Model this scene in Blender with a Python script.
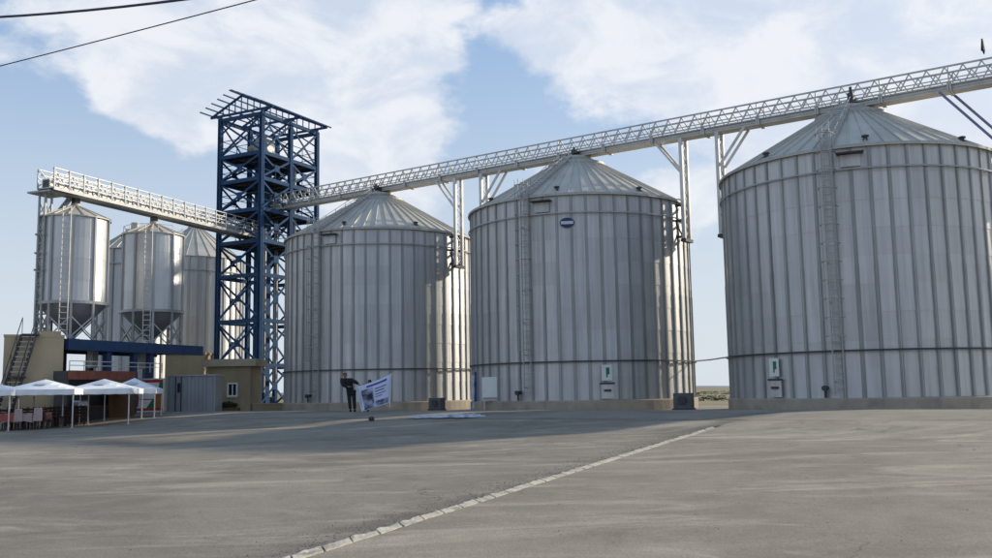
import bpy, bmesh, math, random
from mathutils import Vector, Matrix
random.seed(7)
sc = bpy.context.scene
for o in list(bpy.data.objects): bpy.data.objects.remove(o)
col = sc.collection
PI = math.pi
EYE = 1.65                                   # eye height above the yard at the camera

# ---------------------------------------------------------------- camera
PITCH, ROLL, FPX = math.radians(6.747), math.radians(0.978), 945.6
cam = bpy.data.cameras.new('camera'); camo = bpy.data.objects.new('camera', cam); col.objects.link(camo)
cam.sensor_width = 36; cam.lens = FPX / 992 * 36; cam.clip_start = .1; cam.clip_end = 9000
camo.matrix_world = Matrix.Translation((0, 0, EYE)) @ Matrix.Rotation(PI/2 + PITCH, 4, 'X') @ Matrix.Rotation(-ROLL, 4, 'Z')
sc.camera = camo

# ---------------------------------------------------------------- sun, sky, exposure
SUN_AZ, SUN_EL = math.radians(62), math.radians(26)      # azimuth to the right of +Y
sd = Vector((math.sin(SUN_AZ)*math.cos(SUN_EL), math.cos(SUN_AZ)*math.cos(SUN_EL), math.sin(SUN_EL)))
sl = bpy.data.lights.new('sun', 'SUN'); sl.energy = 3.6; sl.angle = math.radians(1.8); sl.color = (1, .89, .72)
so = bpy.data.objects.new('sun', sl); col.objects.link(so); so.rotation_euler = (-sd).to_track_quat('-Z', 'Y').to_euler()
so.location = (30, 40, 40)
world = bpy.data.worlds.new('World'); sc.world = world; world.use_nodes = True
W = world.node_tree; W.nodes.clear()
def wn(t, **k):
    n = W.nodes.new(t)
    for a, b in k.items(): setattr(n, a, b)
    return n
def wm(op, a, b=None, c=None, clamp=False):
    n = wn('ShaderNodeMath', operation=op, use_clamp=clamp)
    for i, v in enumerate((a, b, c)):
        if v is None: continue
        if isinstance(v, (int, float)): n.inputs[i].default_value = v
        else: W.links.new(v, n.inputs[i])
    return n.outputs[0]
sky = wn('ShaderNodeTexSky', sky_type='NISHITA', sun_disc=False)
sky.sun_elevation = SUN_EL; sky.sun_rotation = SUN_AZ; sky.dust_density = 1.5; sky.air_density = 1.1; sky.ozone_density = 1.5
tc = wn('ShaderNodeTexCoord'); sx = wn('ShaderNodeSeparateXYZ'); W.links.new(tc.outputs['Generated'], sx.inputs[0])
X, Y, Zs = sx.outputs
az = wm('ARCTAN2', X, Y); el = wm('ARCSINE', Zs)
nz = wn('ShaderNodeTexNoise'); nz.inputs['Scale'].default_value = 5.5; nz.inputs['Detail'].default_value = 9; nz.inputs['Roughness'].default_value = .58
mp = wn('ShaderNodeMapping'); mp.inputs['Scale'].default_value = (1, 1, 1.7); W.links.new(tc.outputs['Generated'], mp.inputs[0]); W.links.new(mp.outputs[0], nz.inputs['Vector'])
nzl = wn('ShaderNodeTexNoise'); nzl.inputs['Scale'].default_value = 1.9; nzl.inputs['Detail'].default_value = 4
W.links.new(mp.outputs[0], nzl.inputs['Vector'])
# cloud banks: centre azimuth / elevation and half sizes in degrees
banks = [(-20, 20, 13, 5.2), (-7.5, 17.5, 6.5, 7.5), (-13, 24, 12, 5), (20, 20, 17, 10), (6, 22, 6, 3.5), (30, 12, 14, 8), (12, 11, 7, 3), (-40, 15, 14, 6), (-75, 22, 25, 9), (70, 25, 24, 10), (120, 20, 30, 9), (-130, 25, 30, 10), (180, 22, 22, 9)]
cur = None
for a, e, ra, re in banks:
    da = wm('DIVIDE', wm('SUBTRACT', az, math.radians(a)), math.radians(ra)); de = wm('DIVIDE', wm('SUBTRACT', el, math.radians(e)), math.radians(re))
    v = wm('SUBTRACT', 1, wm('SQRT', wm('ADD', wm('MULTIPLY', da, da), wm('MULTIPLY', de, de))))
    cur = v if cur is None else wm('MAXIMUM', cur, v)
cur = wm('MAXIMUM', cur, -.55)
f = wm('ADD', wm('MULTIPLY', cur, .55), wm('MULTIPLY', wm('SUBTRACT', nz.outputs['Fac'], .5), 1.5))
f = wm('ADD', f, wm('MULTIPLY', wm('SUBTRACT', nzl.outputs['Fac'], .5), .5))
mr = wn('ShaderNodeMapRange', interpolation_type='SMOOTHSTEP'); mr.inputs['From Min'].default_value = 0.; mr.inputs['From Max'].default_value = .19
W.links.new(f, mr.inputs['Value'])
hz = wn('ShaderNodeMapRange', interpolation_type='SMOOTHSTEP'); hz.inputs['From Min'].default_value = math.radians(25); hz.inputs['From Max'].default_value = math.radians(0)
W.links.new(el, hz.inputs['Value'])
nzs = wn('ShaderNodeTexNoise'); nzs.inputs['Scale'].default_value = 9; nzs.inputs['Detail'].default_value = 8; nzs.inputs['Roughness'].default_value = .6; nzs.inputs['Distortion'].default_value = .5; W.links.new(mp.outputs[0], nzs.inputs['Vector'])
inner = wn('ShaderNodeMapRange', interpolation_type='SMOOTHSTEP'); inner.inputs['From Min'].default_value = .36; inner.inputs['From Max'].default_value = .62; inner.inputs['To Min'].default_value = .58; inner.inputs['To Max'].default_value = .90; W.links.new(nzs.outputs['Fac'], inner.inputs['Value'])
cloudm = wm('MULTIPLY', mr.outputs[0], inner.outputs[0])
hazem = wm('MULTIPLY', hz.outputs[0], .85)
ccol = wn('ShaderNodeMixRGB'); ccol.inputs[1].default_value = (5.5, 6.0, 6.9, 1); ccol.inputs[2].default_value = (7.6, 7.65, 7.9, 1)
W.links.new(inner.outputs[0], ccol.inputs[0])
base = wn('ShaderNodeMixRGB'); base.blend_type = 'MIX'; base.inputs[2].default_value = (5.9, 6.35, 6.75, 1)
tint = wn('ShaderNodeMixRGB'); tint.blend_type = 'MIX'; tint.inputs[0].default_value = .62; tint.inputs[2].default_value = (2.9, 4.5, 7.0, 1)
W.links.new(sky.outputs[0], tint.inputs[1])
W.links.new(hazem, base.inputs[0]); W.links.new(tint.outputs[0], base.inputs[1])
mixc = wn('ShaderNodeMixRGB'); W.links.new(cloudm, mixc.inputs[0]); W.links.new(base.outputs[0], mixc.inputs[1]); W.links.new(ccol.outputs[0], mixc.inputs[2])
bg = wn('ShaderNodeBackground'); bg.inputs['Strength'].default_value = .1
wo = wn('ShaderNodeOutputWorld'); W.links.new(mixc.outputs[0], bg.inputs[0]); W.links.new(bg.outputs[0], wo.inputs[0])
sc.view_settings.view_transform = 'Standard'; sc.view_settings.look = 'None'; sc.view_settings.exposure = .30; sc.view_settings.gamma = 1
sc.render.engine = 'CYCLES'; sc.render.resolution_x = 1024; sc.render.resolution_y = 576
sc.cycles.max_bounces = 6

# ---------------------------------------------------------------- helpers
class MB:
    def __init__(s): s.v = []; s.f = []; s.m = []
    def quad(s, *pts, mi=0):
        i = len(s.v); s.v += [tuple(p) for p in pts]; s.f.append(tuple(range(i, i+len(pts)))); s.m.append(mi); return s
    def hexa(s, b, t, mi=0):                      # 4 bottom corners (ccw from above), 4 top corners
        i = len(s.v); s.v += [tuple(p) for p in b] + [tuple(p) for p in t]
        for q in ((3,2,1,0),(4,5,6,7),(0,1,5,4),(1,2,6,5),(2,3,7,6),(3,0,4,7)): s.f.append(tuple(i+k for k in q)); s.m.append(mi)
        return s
    def box(s, x0, x1, y0, y1, z0, z1, mi=0):
        return s.hexa([(x0,y0,z0),(x1,y0,z0),(x1,y1,z0),(x0,y1,z0)], [(x0,y0,z1),(x1,y0,z1),(x1,y1,z1),(x0,y1,z1)], mi)
    def bar(s, a, b, w, h=None, up=(0,0,1), mi=0):
        a = Vector(a); b = Vector(b); h = h or w; d = (b-a).normalized(); up = Vector(up)
        if abs(d.dot(up)) > .97: up = Vector((1,0,0))
        r = d.cross(up).normalized(); n = r.cross(d)
        c = [(-w/2,-h/2),(w/2,-h/2),(w/2,h/2),(-w/2,h/2)]
        i = len(s.v)
        for p in (a, b): s.v += [tuple(p + r*x + n*y) for x, y in c]
        for q in ((0,1,2,3),(7,6,5,4),(0,4,5,1),(1,5,6,2),(2,6,7,3),(3,7,4,0)): s.f.append(tuple(i+k for k in q)); s.m.append(mi)
        return s
    def tube(s, pts, r, n=8, mi=0, close=True):
        pts = [Vector(p) for p in pts]; i0 = len(s.v)
        for k, p in enumerate(pts):
            d = (pts[min(k+1,len(pts)-1)] - pts[max(k-1,0)]).normalized(); up = Vector((0,0,1)) if abs(d.z) < .97 else Vector((1,0,0))
            a = d.cross(up).normalized(); b = a.cross(d); rr = r[k] if isinstance(r, (list, tuple)) else r
            for j in range(n): s.v.append(tuple(p + a*rr*math.cos(2*PI*j/n) + b*rr*math.sin(2*PI*j/n)))
        for k in range(len(pts)-1):
            for j in range(n):
                q = i0+k*n; s.f.append((q+j, q+(j+1)%n, q+n+(j+1)%n, q+n+j)); s.m.append(mi)
        if close:
            s.f.append(tuple(i0+j for j in reversed(range(n)))); q = i0+(len(pts)-1)*n; s.f.append(tuple(q+j for j in range(n))); s.m += [mi, mi]
        return s
    def lathe(s, prof, n=48, mi=0, c=(0,0)):
        i0 = len(s.v)
        for r, z in prof:
            for j in range(n): s.v.append((c[0]+r*math.cos(2*PI*j/n), c[1]+r*math.sin(2*PI*j/n), z))
        for k in range(len(prof)-1):
            for j in range(n): q = i0+k*n; s.f.append((q+j, q+(j+1)%n, q+n+(j+1)%n, q+n+j)); s.m.append(mi)
        return s
    def mesh(s, name, mats, smooth=False):
        me = bpy.data.meshes.new(name); me.from_pydata(s.v, [], s.f); me.update()
        for m in (mats if isinstance(mats, (list, tuple)) else [mats]): me.materials.append(m)
        if len(me.materials) > 1: me.polygons.foreach_set('material_index', s.m)
        if smooth: me.polygons.foreach_set('use_smooth', [True]*len(me.polygons))
        return me
    def build(s, name, mats, parent=None, smooth=False):
        return link(name, s.mesh(name, mats, smooth), parent)
def link(name, me, parent=None, loc=None, rz=0):
    o = bpy.data.objects.new(name, me); col.objects.link(o)
    if parent is not None: o.parent = parent
    if loc is not None: o.location = loc
    if rz: o.rotation_euler.z = rz
    return o
def tag(o, label=None, cat=None, group=None, kind=None):
    if label: o['label'] = label
    if cat: o['category'] = cat
    if group: o['group'] = group
    if kind: o['kind'] = kind
    return o
def thing(name, loc, rz, label, cat, group=None):
    o = bpy.data.objects.new(name, None); col.objects.link(o); o.location = loc; o.rotation_euler.z = rz
    o.empty_display_size = .3
    return tag(o, label, cat, group)
def copy_tree(o, parent=None):
    c = o.copy(); col.objects.link(c); c.parent = parent
    for ch in list(o.children): copy_tree(ch, c)
    return c

# ---------------------------------------------------------------- materials
def material(name, color, rough=.6, metal=0., var=.12, scale=1.5, stretch=(1,1,1), bump=0., bscale=30., objvar=0., spec=.4, dirt=None, corr=None):
    m = bpy.data.materials.new(name); m.use_nodes = True; nt = m.node_tree; N = nt.nodes; L = nt.links
    b = N['Principled BSDF']; b.inputs['Roughness'].default_value = rough; b.inputs['Metallic'].default_value = metal
    b.inputs['Specular IOR Level'].default_value = spec
    geo = N.new('ShaderNodeNewGeometry'); mp = N.new('ShaderNodeMapping'); mp.inputs['Scale'].default_value = stretch; L.new(geo.outputs['Position'], mp.inputs[0])
    n1 = N.new('ShaderNodeTexNoise'); n1.inputs['Scale'].default_value = scale; n1.inputs['Detail'].default_value = 7; n1.inputs['Roughness'].default_value = .62; L.new(mp.outputs[0], n1.inputs['Vector'])
    r = N.new('ShaderNodeMapRange'); r.inputs['From Min'].default_value = .3; r.inputs['From Max'].default_value = .7; r.inputs['To Min'].default_value = 1-var; r.inputs['To Max'].default_value = 1+var
    L.new(n1.outputs['Fac'], r.inputs['Value']); val = r.outputs[0]
    if objvar:
        oi = N.new('ShaderNodeObjectInfo'); r2 = N.new('ShaderNodeMapRange'); r2.inputs['To Min'].default_value = 1-objvar; r2.inputs['To Max'].default_value = 1+objvar
        L.new(oi.outputs['Random'], r2.inputs['Value']); mm = N.new('ShaderNodeMath'); mm.operation = 'MULTIPLY'; L.new(val, mm.inputs[0]); L.new(r2.outputs[0], mm.inputs[1]); val = mm.outputs[0]
    mx = N.new('ShaderNodeMixRGB'); mx.blend_type = 'MULTIPLY'; mx.inputs[0].default_value = 1; mx.inputs[1].default_value = (*color, 1); L.new(val, mx.inputs[2])
    out = mx.outputs[0]
    if dirt:                                     # (colour, scale, amount, stretch)
        dc, ds, da, dst = dirt
        mp2 = N.new('ShaderNodeMapping'); mp2.inputs['Scale'].default_value = dst; L.new(geo.outputs['Position'], mp2.inputs[0])
        n2 = N.new('ShaderNodeTexNoise'); n2.inputs['Scale'].default_value = ds; n2.inputs['Detail'].default_value = 6; n2.inputs['Roughness'].default_value = .6; L.new(mp2.outputs[0], n2.inputs['Vector'])
        r3 = N.new('ShaderNodeMapRange'); r3.interpolation_type = 'SMOOTHSTEP'; r3.inputs['From Min'].default_value = .48; r3.inputs['From Max'].default_value = .72; r3.inputs['To Max'].default_value = da
        L.new(n2.outputs['Fac'], r3.inputs['Value'])
        m2 = N.new('ShaderNodeMixRGB'); L.new(r3.outputs[0], m2.inputs[0]); L.new(out, m2.inputs[1]); m2.inputs[2].default_value = (*dc, 1); out = m2.outputs[0]
    L.new(out, b.inputs['Base Color'])
    last = None
    if corr:                                     # corrugation running round: bands in height
        wv = N.new('ShaderNodeTexWave'); wv.bands_direction = 'Z'; wv.inputs['Scale'].default_value = corr; L.new(geo.outputs['Position'], wv.inputs['Vector'])
        bp = N.new('ShaderNodeBump'); bp.inputs['Strength'].default_value = .3; bp.inputs['Distance'].default_value = .012; L.new(wv.outputs['Fac'], bp.inputs['Height']); last = bp
    if bump:
        n3 = N.new('ShaderNodeTexNoise'); n3.inputs['Scale'].default_value = bscale; n3.inputs['Detail'].default_value = 5; L.new(geo.outputs['Position'], n3.inputs['Vector'])
        bp = N.new('ShaderNodeBump'); bp.inputs['Strength'].default_value = bump; bp.inputs['Distance'].default_value = .03; L.new(n3.outputs['Fac'], bp.inputs['Height'])
        if last: L.new(last.outputs[0], bp.inputs['Normal'])
        last = bp
    if last: L.new(last.outputs[0], b.inputs['Normal'])
    return m
M = {}
M['galv'] = material('galvanised_sheet', (.53,.53,.525), .40, .52, .16, .9, (4.5,4.5,.16), objvar=.07, corr=9.5, dirt=((.36,.36,.355), .5, .55, (5,5,.25)))
M['stiff'] = material('galvanised_stiffener', (.36,.365,.365), .5, .4, .15, 1.2, (3,3,.3), objvar=.10)
M['roofm'] = material('galvanised_roof', (.52,.485,.42), .55, .25, .12, .8, objvar=.08, dirt=((.42,.38,.31), .9, .5, (1,1,1)))
M['binm'] = material('bin_sheet', (.56,.565,.565), .36, .6, .08, .8, (2,2,.3), objvar=.07, corr=9.5)
M['cone'] = material('hopper_sheet', (.36,.365,.37), .5, .5, .15, 1.)
M['steel'] = material('galvanised_steel', (.46,.46,.45), .5, .45, .15, 2.)
M['steel_lt'] = material('pale_galvanised_steel', (.58,.57,.56), .5, .35, .15, 2.)
M['dark'] = material('dark_steel', (.06,.06,.065), .5, .3, .2, 3.)
M['blue'] = material('blue_painted_steel', (.030,.073,.155), .8, .0, .25, 2., spec=.15, dirt=((.05,.075,.12), 2.2, .4, (1,1,.4)))
M['bluebright'] = material('blue_painted_beam', (.020,.052,.125), .55, .0, .2, 2.)
M['violet'] = material('blue_grey_paint', (.17,.18,.30), .5, .1, .2, 2.)
M['floorp'] = material('platform_plate', (.05,.055,.065), .7, .2, .2, 2.)
M['found'] = material('foundation_concrete', (.36,.31,.25), .85, 0, .16, 1.2, bump=.3, dirt=((.22,.19,.16), 1.6, .6, (1,1,.5)))
M['conc'] = material('apron_concrete', (.235,.21,.17), .85, 0, .2, .5, bump=.3, bscale=14, dirt=((.105,.095,.08), .4, .8, (1,1,1)))
M['beige'] = material('beige_render', (.46,.37,.24), .9, 0, .08, .8, bump=.2, dirt=((.30,.25,.18), .7, .4, (1,1,.4)))
M['beige2'] = material('ochre_render', (.36,.29,.185), .9, 0, .1, .8, bump=.2, dirt=((.24,.19,.12), .8, .5, (1,1,.4)))
M['slab'] = material('roof_slab', (.42,.36,.26), .9, 0, .12, 1.5, bump=.2)
M['white'] = material('white_canvas', (.80,.81,.83), .8, 0, .05, 1.5)
M['whitep'] = material('white_paint', (.74,.74,.72), .5, 0, .06, 3.)
M['glass'] = material('dark_glass', (.02,.025,.03), .08, 0, .1, 1., spec=.6)
M['greymet'] = material('grey_sheet_metal', (.27,.29,.31), .5, .25, .12, 1., objvar=.08)
M['brown'] = material('brown_wood', (.15,.075,.035), .7, 0, .3, 3., (1,1,6))
M['redbrown'] = material('red_brown_board', (.20,.065,.04), .7, 0, .25, 2., objvar=.12)
M['black'] = material('black_fabric', (.012,.012,.014), .85, 0, .2, 5.)
M['chair'] = material('dark_red_chair', (.045,.016,.014), .6, 0, .2, 5.)
M['redcloth'] = material('red_cloth', (.36,.09,.075), .85, 0, .1, 4.)
M['pinkcloth'] = material('pale_cloth', (.40,.31,.30), .85, 0, .1, 4.)
M['green'] = material('green_print', (.02,.17,.075), .6, 0, .1, 5.)
M['red'] = material('red_print', (.40,.03,.03), .6, 0, .1, 5.)
M['orange'] = material('orange_print', (.36,.12,.045), .6, 0, .25, 8.)
M['logo'] = material('logo_blue', (.012,.03,.12), .4, 0, .1, 3.)
M['logow'] = material('logo_pale', (.55,.58,.66), .4, 0, .1, 3.)
M['skin'] = material('skin', (.30,.17,.11), .55, 0, .08, 6.)
M['hair'] = material('hair', (.012,.01,.009), .6, 0, .2, 30.)
M['denim'] = material('dark_trousers', (.018,.02,.028), .85, 0, .2, 8.)
M['bluecloth'] = material('blue_tarpaulin', (.03,.05,.20), .6, 0, .3, 4.)
M['tarp'] = material('pale_plastic_sheet', (.50,.53,.62), .35, 0, .2, 5., dirt=((.16,.19,.32), 2.2, .8, (1,1,1)))
M['kerb'] = material('pale_kerb_concrete', (.52,.475,.385), .85, 0, .1, 5., bump=.4, bscale=40, objvar=.10, dirt=((.20,.18,.15), 4., .85, (1,1,1)))
M['soil'] = material('field_earth', (.23,.185,.095), .95, 0, .3, .03, dirt=((.07,.095,.03), .045, .9, (1,1,1)))
M['hedge'] = material('hedge_leaf', (.05,.06,.02), .7, 0, .35, 6.)
M['signw'] = material('sign_white', (.70,.72,.70), .5, 0, .05, 4.)
M['fan'] = material('dirty_grey_paint', (.11,.115,.12), .7, .1, .3, 4.)
M['wire'] = material('cable_sheath', (.05,.05,.075), .6, 0, .1, 2.)
M['pole'] = material('pole_wood', (.16,.12,.08), .9, 0, .2, 2., (1,1,.2))

KERB_NODES = []
def asphalt(name, c1, c2, c3, streak_dir, kerbside=False):
    """worn asphalt: broad dusty patches, sweeping wheel streaks, fine aggregate"""
    m = bpy.data.materials.new(name); m.use_nodes = True; nt = m.node_tree; N = nt.nodes; L = nt.links; b = N['Principled BSDF']
    b.inputs['Roughness'].default_value = .88; b.inputs['Specular IOR Level'].default_value = .25
    geo = N.new('ShaderNodeNewGeometry')
    def noise(scale, stretch, rot=0., detail=6, rough=.6, dist=0.):
        mp = N.new('ShaderNodeMapping'); mp.vector_type = 'POINT'; mp.inputs['Scale'].default_value = stretch; mp.inputs['Rotation'].default_value = (0,0,rot)
        L.new(geo.outputs['Position'], mp.inputs[0]); n = N.new('ShaderNodeTexNoise'); n.inputs['Scale'].default_value = scale; n.inputs['Detail'].default_value = detail
        n.inputs['Roughness'].default_value = rough; n.inputs['Distortion'].default_value = dist; L.new(mp.outputs[0], n.inputs['Vector']); return n.outputs['Fac']
    def rng(v, a, b_, lo=0., hi=1.):
        r = N.new('ShaderNodeMapRange'); r.interpolation_type = 'SMOOTHSTEP'; r.inputs['From Min'].default_value = a; r.inputs['From Max'].default_value = b_; r.inputs['To Min'].default_value = lo; r.inputs['To Max'].default_value = hi
        L.new(v, r.inputs['Value']); return r.outputs[0]
    def mix(fac, a, b_):
        x = N.new('ShaderNodeMixRGB'); L.new(fac, x.inputs[0])
        for i, c in ((1, a), (2, b_)):
            if isinstance(c, tuple): x.inputs[i].default_value = (*c, 1)
            else: L.new(c, x.inputs[i])
        return x.outputs[0]
    broad = rng(noise(.12, (1,1,1), detail=7, rough=.62, dist=1.0), .40, .60)
    streak = rng(noise(.42, (.42,1.15,1), streak_dir, detail=8, rough=.66, dist=1.6), .46, .72, 0, .9)
    streak2 = rng(noise(.3, (1.2,.45,1), streak_dir+.9, detail=7, rough=.65, dist=2.2), .5, .76, 0, .6)
    stain = rng(noise(.55, (1,1,1), detail=8, rough=.68, dist=.8), .52, .74, 0, .65)
    fine = rng(noise(38., (1,1,1), detail=3), .3, .7, .82, 1.16)
    c = mix(broad, c1, c2); c = mix(streak, c, c3); c = mix(streak2, c, c2); c = mix(stain, c, tuple(x*.66 for x in c1))
    vo = N.new('ShaderNodeTexVoronoi'); vo.feature = 'DISTANCE_TO_EDGE'; vo.inputs['Scale'].default_value = .19
    wv_ = N.new('ShaderNodeVectorMath'); wv_.operation = 'MULTIPLY_ADD'; nv_ = N.new('ShaderNodeTexNoise'); nv_.inputs['Scale'].default_value = .9; nv_.inputs['Detail'].default_value = 6; L.new(geo.outputs['Position'], nv_.inputs['Vector'])
    L.new(nv_.outputs['Color'], wv_.inputs[0]); wv_.inputs[1].default_value = (1.6,1.6,0); L.new(geo.outputs['Position'], wv_.inputs[2]); L.new(wv_.outputs[0], vo.inputs['Vector'])
    ck = rng(vo.outputs['Distance'], .0, .006, 1., 0.); cm_ = rng(noise(.12, (1,1,1), detail=3), .5, .6, 0, .6)
    mm_ = N.new('ShaderNodeMath'); mm_.operation = 'MULTIPLY'; L.new(ck, mm_.inputs[0]); L.new(cm_, mm_.inputs[1]); c = mix(mm_.outputs[0], c, (.05,.046,.04))
    oil = rng(noise(.5, (1,1,1), detail=4, dist=.4), .66, .78, 0, .5); c = mix(oil, c, (.07,.064,.056))
    if kerbside:                                 # dark loose grit gathered along the kerb line
        dt = N.new('ShaderNodeVectorMath'); dt.operation = 'DOT_PRODUCT'; dt.inputs[1].default_value = (.926, -.377, 0); L.new(geo.outputs['Position'], dt.inputs[0])
        ad = N.new('ShaderNodeMath'); ad.operation = 'MULTIPLY_ADD'; L.new(noise(1.1, (1,1,1), detail=6), ad.inputs[0]); ad.inputs[1].default_value = 2.2; L.new(dt.outputs['Value'], ad.inputs[2])
        KERB_NODES.append(ad)
        g_ = rng(ad.outputs[0], -6.3-.2, -5.3-.2, 0, .55); KERB_NODES.append(g_.node); c = mix(g_, c, (.085,.077,.064))
    x = N.new('ShaderNodeMixRGB'); x.blend_type = 'MULTIPLY'; x.inputs[0].default_value = 1; L.new(c, x.inputs[1]); L.new(fine, x.inputs[2]); L.new(x.outputs[0], b.inputs['Base Color'])
    bp = N.new('ShaderNodeBump'); bp.inputs['Strength'].default_value = .5; bp.inputs['Distance'].default_value = .012; L.new(noise(60., (1,1,1), detail=4), bp.inputs['Height'])
    bp2 = N.new('ShaderNodeBump'); bp2.inputs['Strength'].default_value = .35; bp2.inputs['Distance'].default_value = .08; L.new(noise(1.3, (1,1,1), detail=5), bp2.inputs['Height']); L.new(bp.outputs[0], bp2.inputs['Normal'])
    L.new(bp2.outputs[0], b.inputs['Normal'])
    return m
M['asph_l'] = asphalt('worn_asphalt', (.186,.162,.130), (.250,.219,.177), (.385,.340,.275), .5, True)
M['asph_r'] = asphalt('dusty_asphalt', (.205,.175,.137), (.285,.245,.193), (.43,.374,.296), .15)

# ---------------------------------------------------------------- site frame: t along the silo row (to the right), s from the row towards the camera
S1 = Vector((-7.491, 60.912)); U = Vector((.80883, -.58805)); NV = Vector((-.58805, -.80883))
RZ = math.atan2(U.y, U.x)
def st(x, y): d = Vector((x, y)) - S1; return d.dot(NV), d.dot(U)
def xy(s, t): p = S1 + U*t + NV*s; return p.x, p.y
HP = [(-400,-1.6),(-60,-1.2),(-14,-1.12),(3,-1.07),(6,-1.05),(9,-.91),(12,-.90),(16,-1.06),(20,-1.33),(28,-1.50),(45,-1.65),(110,-1.75),(400,-2.2)]
def hs(s):
    if s <= HP[0][0]: return HP[0][1]
    for (a, ha), (b, hb) in zip(HP, HP[1:]):
        if s <= b:
            k = (s-a)/(b-a); k = k*k*(3-2*k) if b < 30 else k
            return ha + (hb-ha)*k
    return HP[-1][1]
def gz(x, y): return EYE + hs(st(x, y)[0])
def pix(px, py, depth=None, ground=False):
    """photo pixel (992 x 558) -> world point at world-y = depth, or where its ray meets the ground"""
    a, b = px-496, py-279; c, s = math.cos(ROLL), math.sin(ROLL); qx, qy = c*a-s*b, s*a+c*b
    d = Vector((qx, math.cos(PITCH)*FPX+math.sin(PITCH)*qy, math.sin(PITCH)*FPX-math.cos(PITCH)*qy)); d /= d.y
    if not ground: return Vector((0,0,EYE)) + d*depth
    y = 2.
    while y < 300:
        p = Vector((0,0,EYE)) + d*y
        if p.z <= gz(p.x, p.y): return p
        y += .03
    return Vector((0,0,EYE)) + d*y

# ---------------------------------------------------------------- ground sheets
def sheet(name, svals, tlo, thi, nt, lift, mat):
    mb = MB(); rows = []
    for s in svals:
        row = []
        for k in range(nt+1):
            t = tlo(s) + (thi(s)-tlo(s))*k/nt; x, y = xy(s, t); row.append(len(mb.v)); mb.v.append((x, y, EYE+hs(s)+lift))
        rows.append(row)
    for a, b in zip(rows, rows[1:]):
        for k in range(nt): mb.f.append((a[k], b[k], b[k+1], a[k+1])); mb.m.append(0)
    o = mb.build(name, mat); tag(o, kind='structure'); return o
def frange(a, b, n): return [a+(b-a)*i/n for i in range(n+1)]
EDGE = 15.6
sv = [-3000,-1200,-400,-150,-60,-30,-14] + frange(-12, 30, 84) + frange(31, 60, 20) + [80,110,200,400,900]
ground = sheet('ground', sv, lambda s: -2500., lambda s: 2500., 40, -.03, M['soil'])
kpts = []                                            # the kerb line: a straight run of photo pixels laid on the ground
for q in frange(-.75, 1.005, 71):
    px_, py_ = 300+(716-300)*q, 557+(427-557)*q
    kpts.append(pix(px_, py_, ground=True))
k0, k1 = pix(300, 557, ground=True), kpts[-1]; kd = (k1-k0).xy.normalized()
kn_ = Vector((kd.y, -kd.x)); kc = k0.xy.dot(kn_)
for l_ in M['asph_l'].node_tree.nodes:
    if l_.type == 'VECT_MATH' and l_.operation == 'DOT_PRODUCT': l_.inputs[1].default_value = (kn_.x, kn_.y, 0)
KERB_NODES[1].inputs['From Min'].default_value = kc+.15; KERB_NODES[1].inputs['From Max'].default_value = kc+1.15
kst = sorted((st(p.x, p.y) for p in kpts))
def kt(s):                                            # kerb line as t(s)
    if s <= kst[0][0]: (sa, ta), (sb, tb_) = kst[0], kst[1]
    elif s >= kst[-1][0]: (sa, ta), (sb, tb_) = kst[-2], kst[-1]
    else:
        for (sa, ta), (sb, tb_) in zip(kst, kst[1:]):
            if s <= sb: break
    return ta + (tb_-ta)*(s-sa)/(sb-sa)
ssv = frange(EDGE, 30, 40) + frange(30.5, 60, 24) + [70, 80]
sheet('asphalt_yard', ssv, lambda s: -70., lambda s: kt(s)-(.04 if s > kst[0][0] else 0), 60, .0, M['asph_l'])
sheet('asphalt_road', ssv, lambda s: kt(s)+(.04 if s > kst[0][0] else 0), lambda s: 90., 60, .004, M['asph_r'])
sheet('concrete_apron', frange(-10, EDGE-.004, 60), lambda s: -40., lambda s: 70., 50, .008, M['conc'])
# low kerb of the apron, flush row of pale stones across the yard
def kerbstone_meshes():
    res = []
    for k in range(9):
        mb = MB(); n = 7; L_, w = .535, .19; SK = 1.3
        lft = [w/2 + random.uniform(-.03,.025) for _ in range(n+1)]; rgt = [-w/2 + random.uniform(-.008,.008) for _ in range(n+1)]
        xs_ = [-L_/2+L_*j/n for j in range(n+1)]
        def V(j, y, z): return (xs_[j]+SK*y+random.uniform(-.006,.006), y, z)
        T_ = [(V(j, rgt[j], .010+random.uniform(0,.006)), V(j, lft[j], .006+random.uniform(0,.010))) for j in range(n+1)]
        for j in range(n):
            a, b = T_[j]; c, d_ = T_[j+1]
            mb.hexa([(a[0],a[1],-.06),(c[0],c[1],-.06),(d_[0],d_[1],-.06),(b[0],b[1],-.06)], [a, c, d_, b])
        res.append(mb.mesh('kerbstone', M['kerb']))
    return res
kms = kerbstone_meshes()
ks = kpts[0]
kerb = thing('kerb_strip', (ks.x, ks.y, gz(ks.x, ks.y)), 0, 'line of pale flush kerbstones running diagonally across the asphalt yard', 'kerb')
cum = [0.]
for a, b in zip(kpts, kpts[1:]): cum.append(cum[-1]+(b-a).xy.length)
def kat(d):
    for j in range(len(cum)-1):
        if d <= cum[j+1]: break
    f_ = (d-cum[j])/(cum[j+1]-cum[j]); return kpts[j].xy.lerp(kpts[j+1].xy, f_)
d = .3; i = 0
while d < cum[-1]-.29:
    p = kat(d); q = kat(d+.28); r_ = kat(d-.28); kk_ = (q-r_).normalized()
    o = link('kerbstone', kms[(i*5+i//4) % 9], kerb); o.location = Vector((p.x, p.y, gz(p.x, p.y)+.004)) - kerb.location
    slope = math.atan2(gz(q.x, q.y)-gz(r_.x, r_.y), .56)
    o.rotation_euler = (0, -slope, math.atan2(kk_.y, kk_.x) + random.uniform(-.02, .02)); d += .555 + random.uniform(0, .022); i += 1
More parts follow.
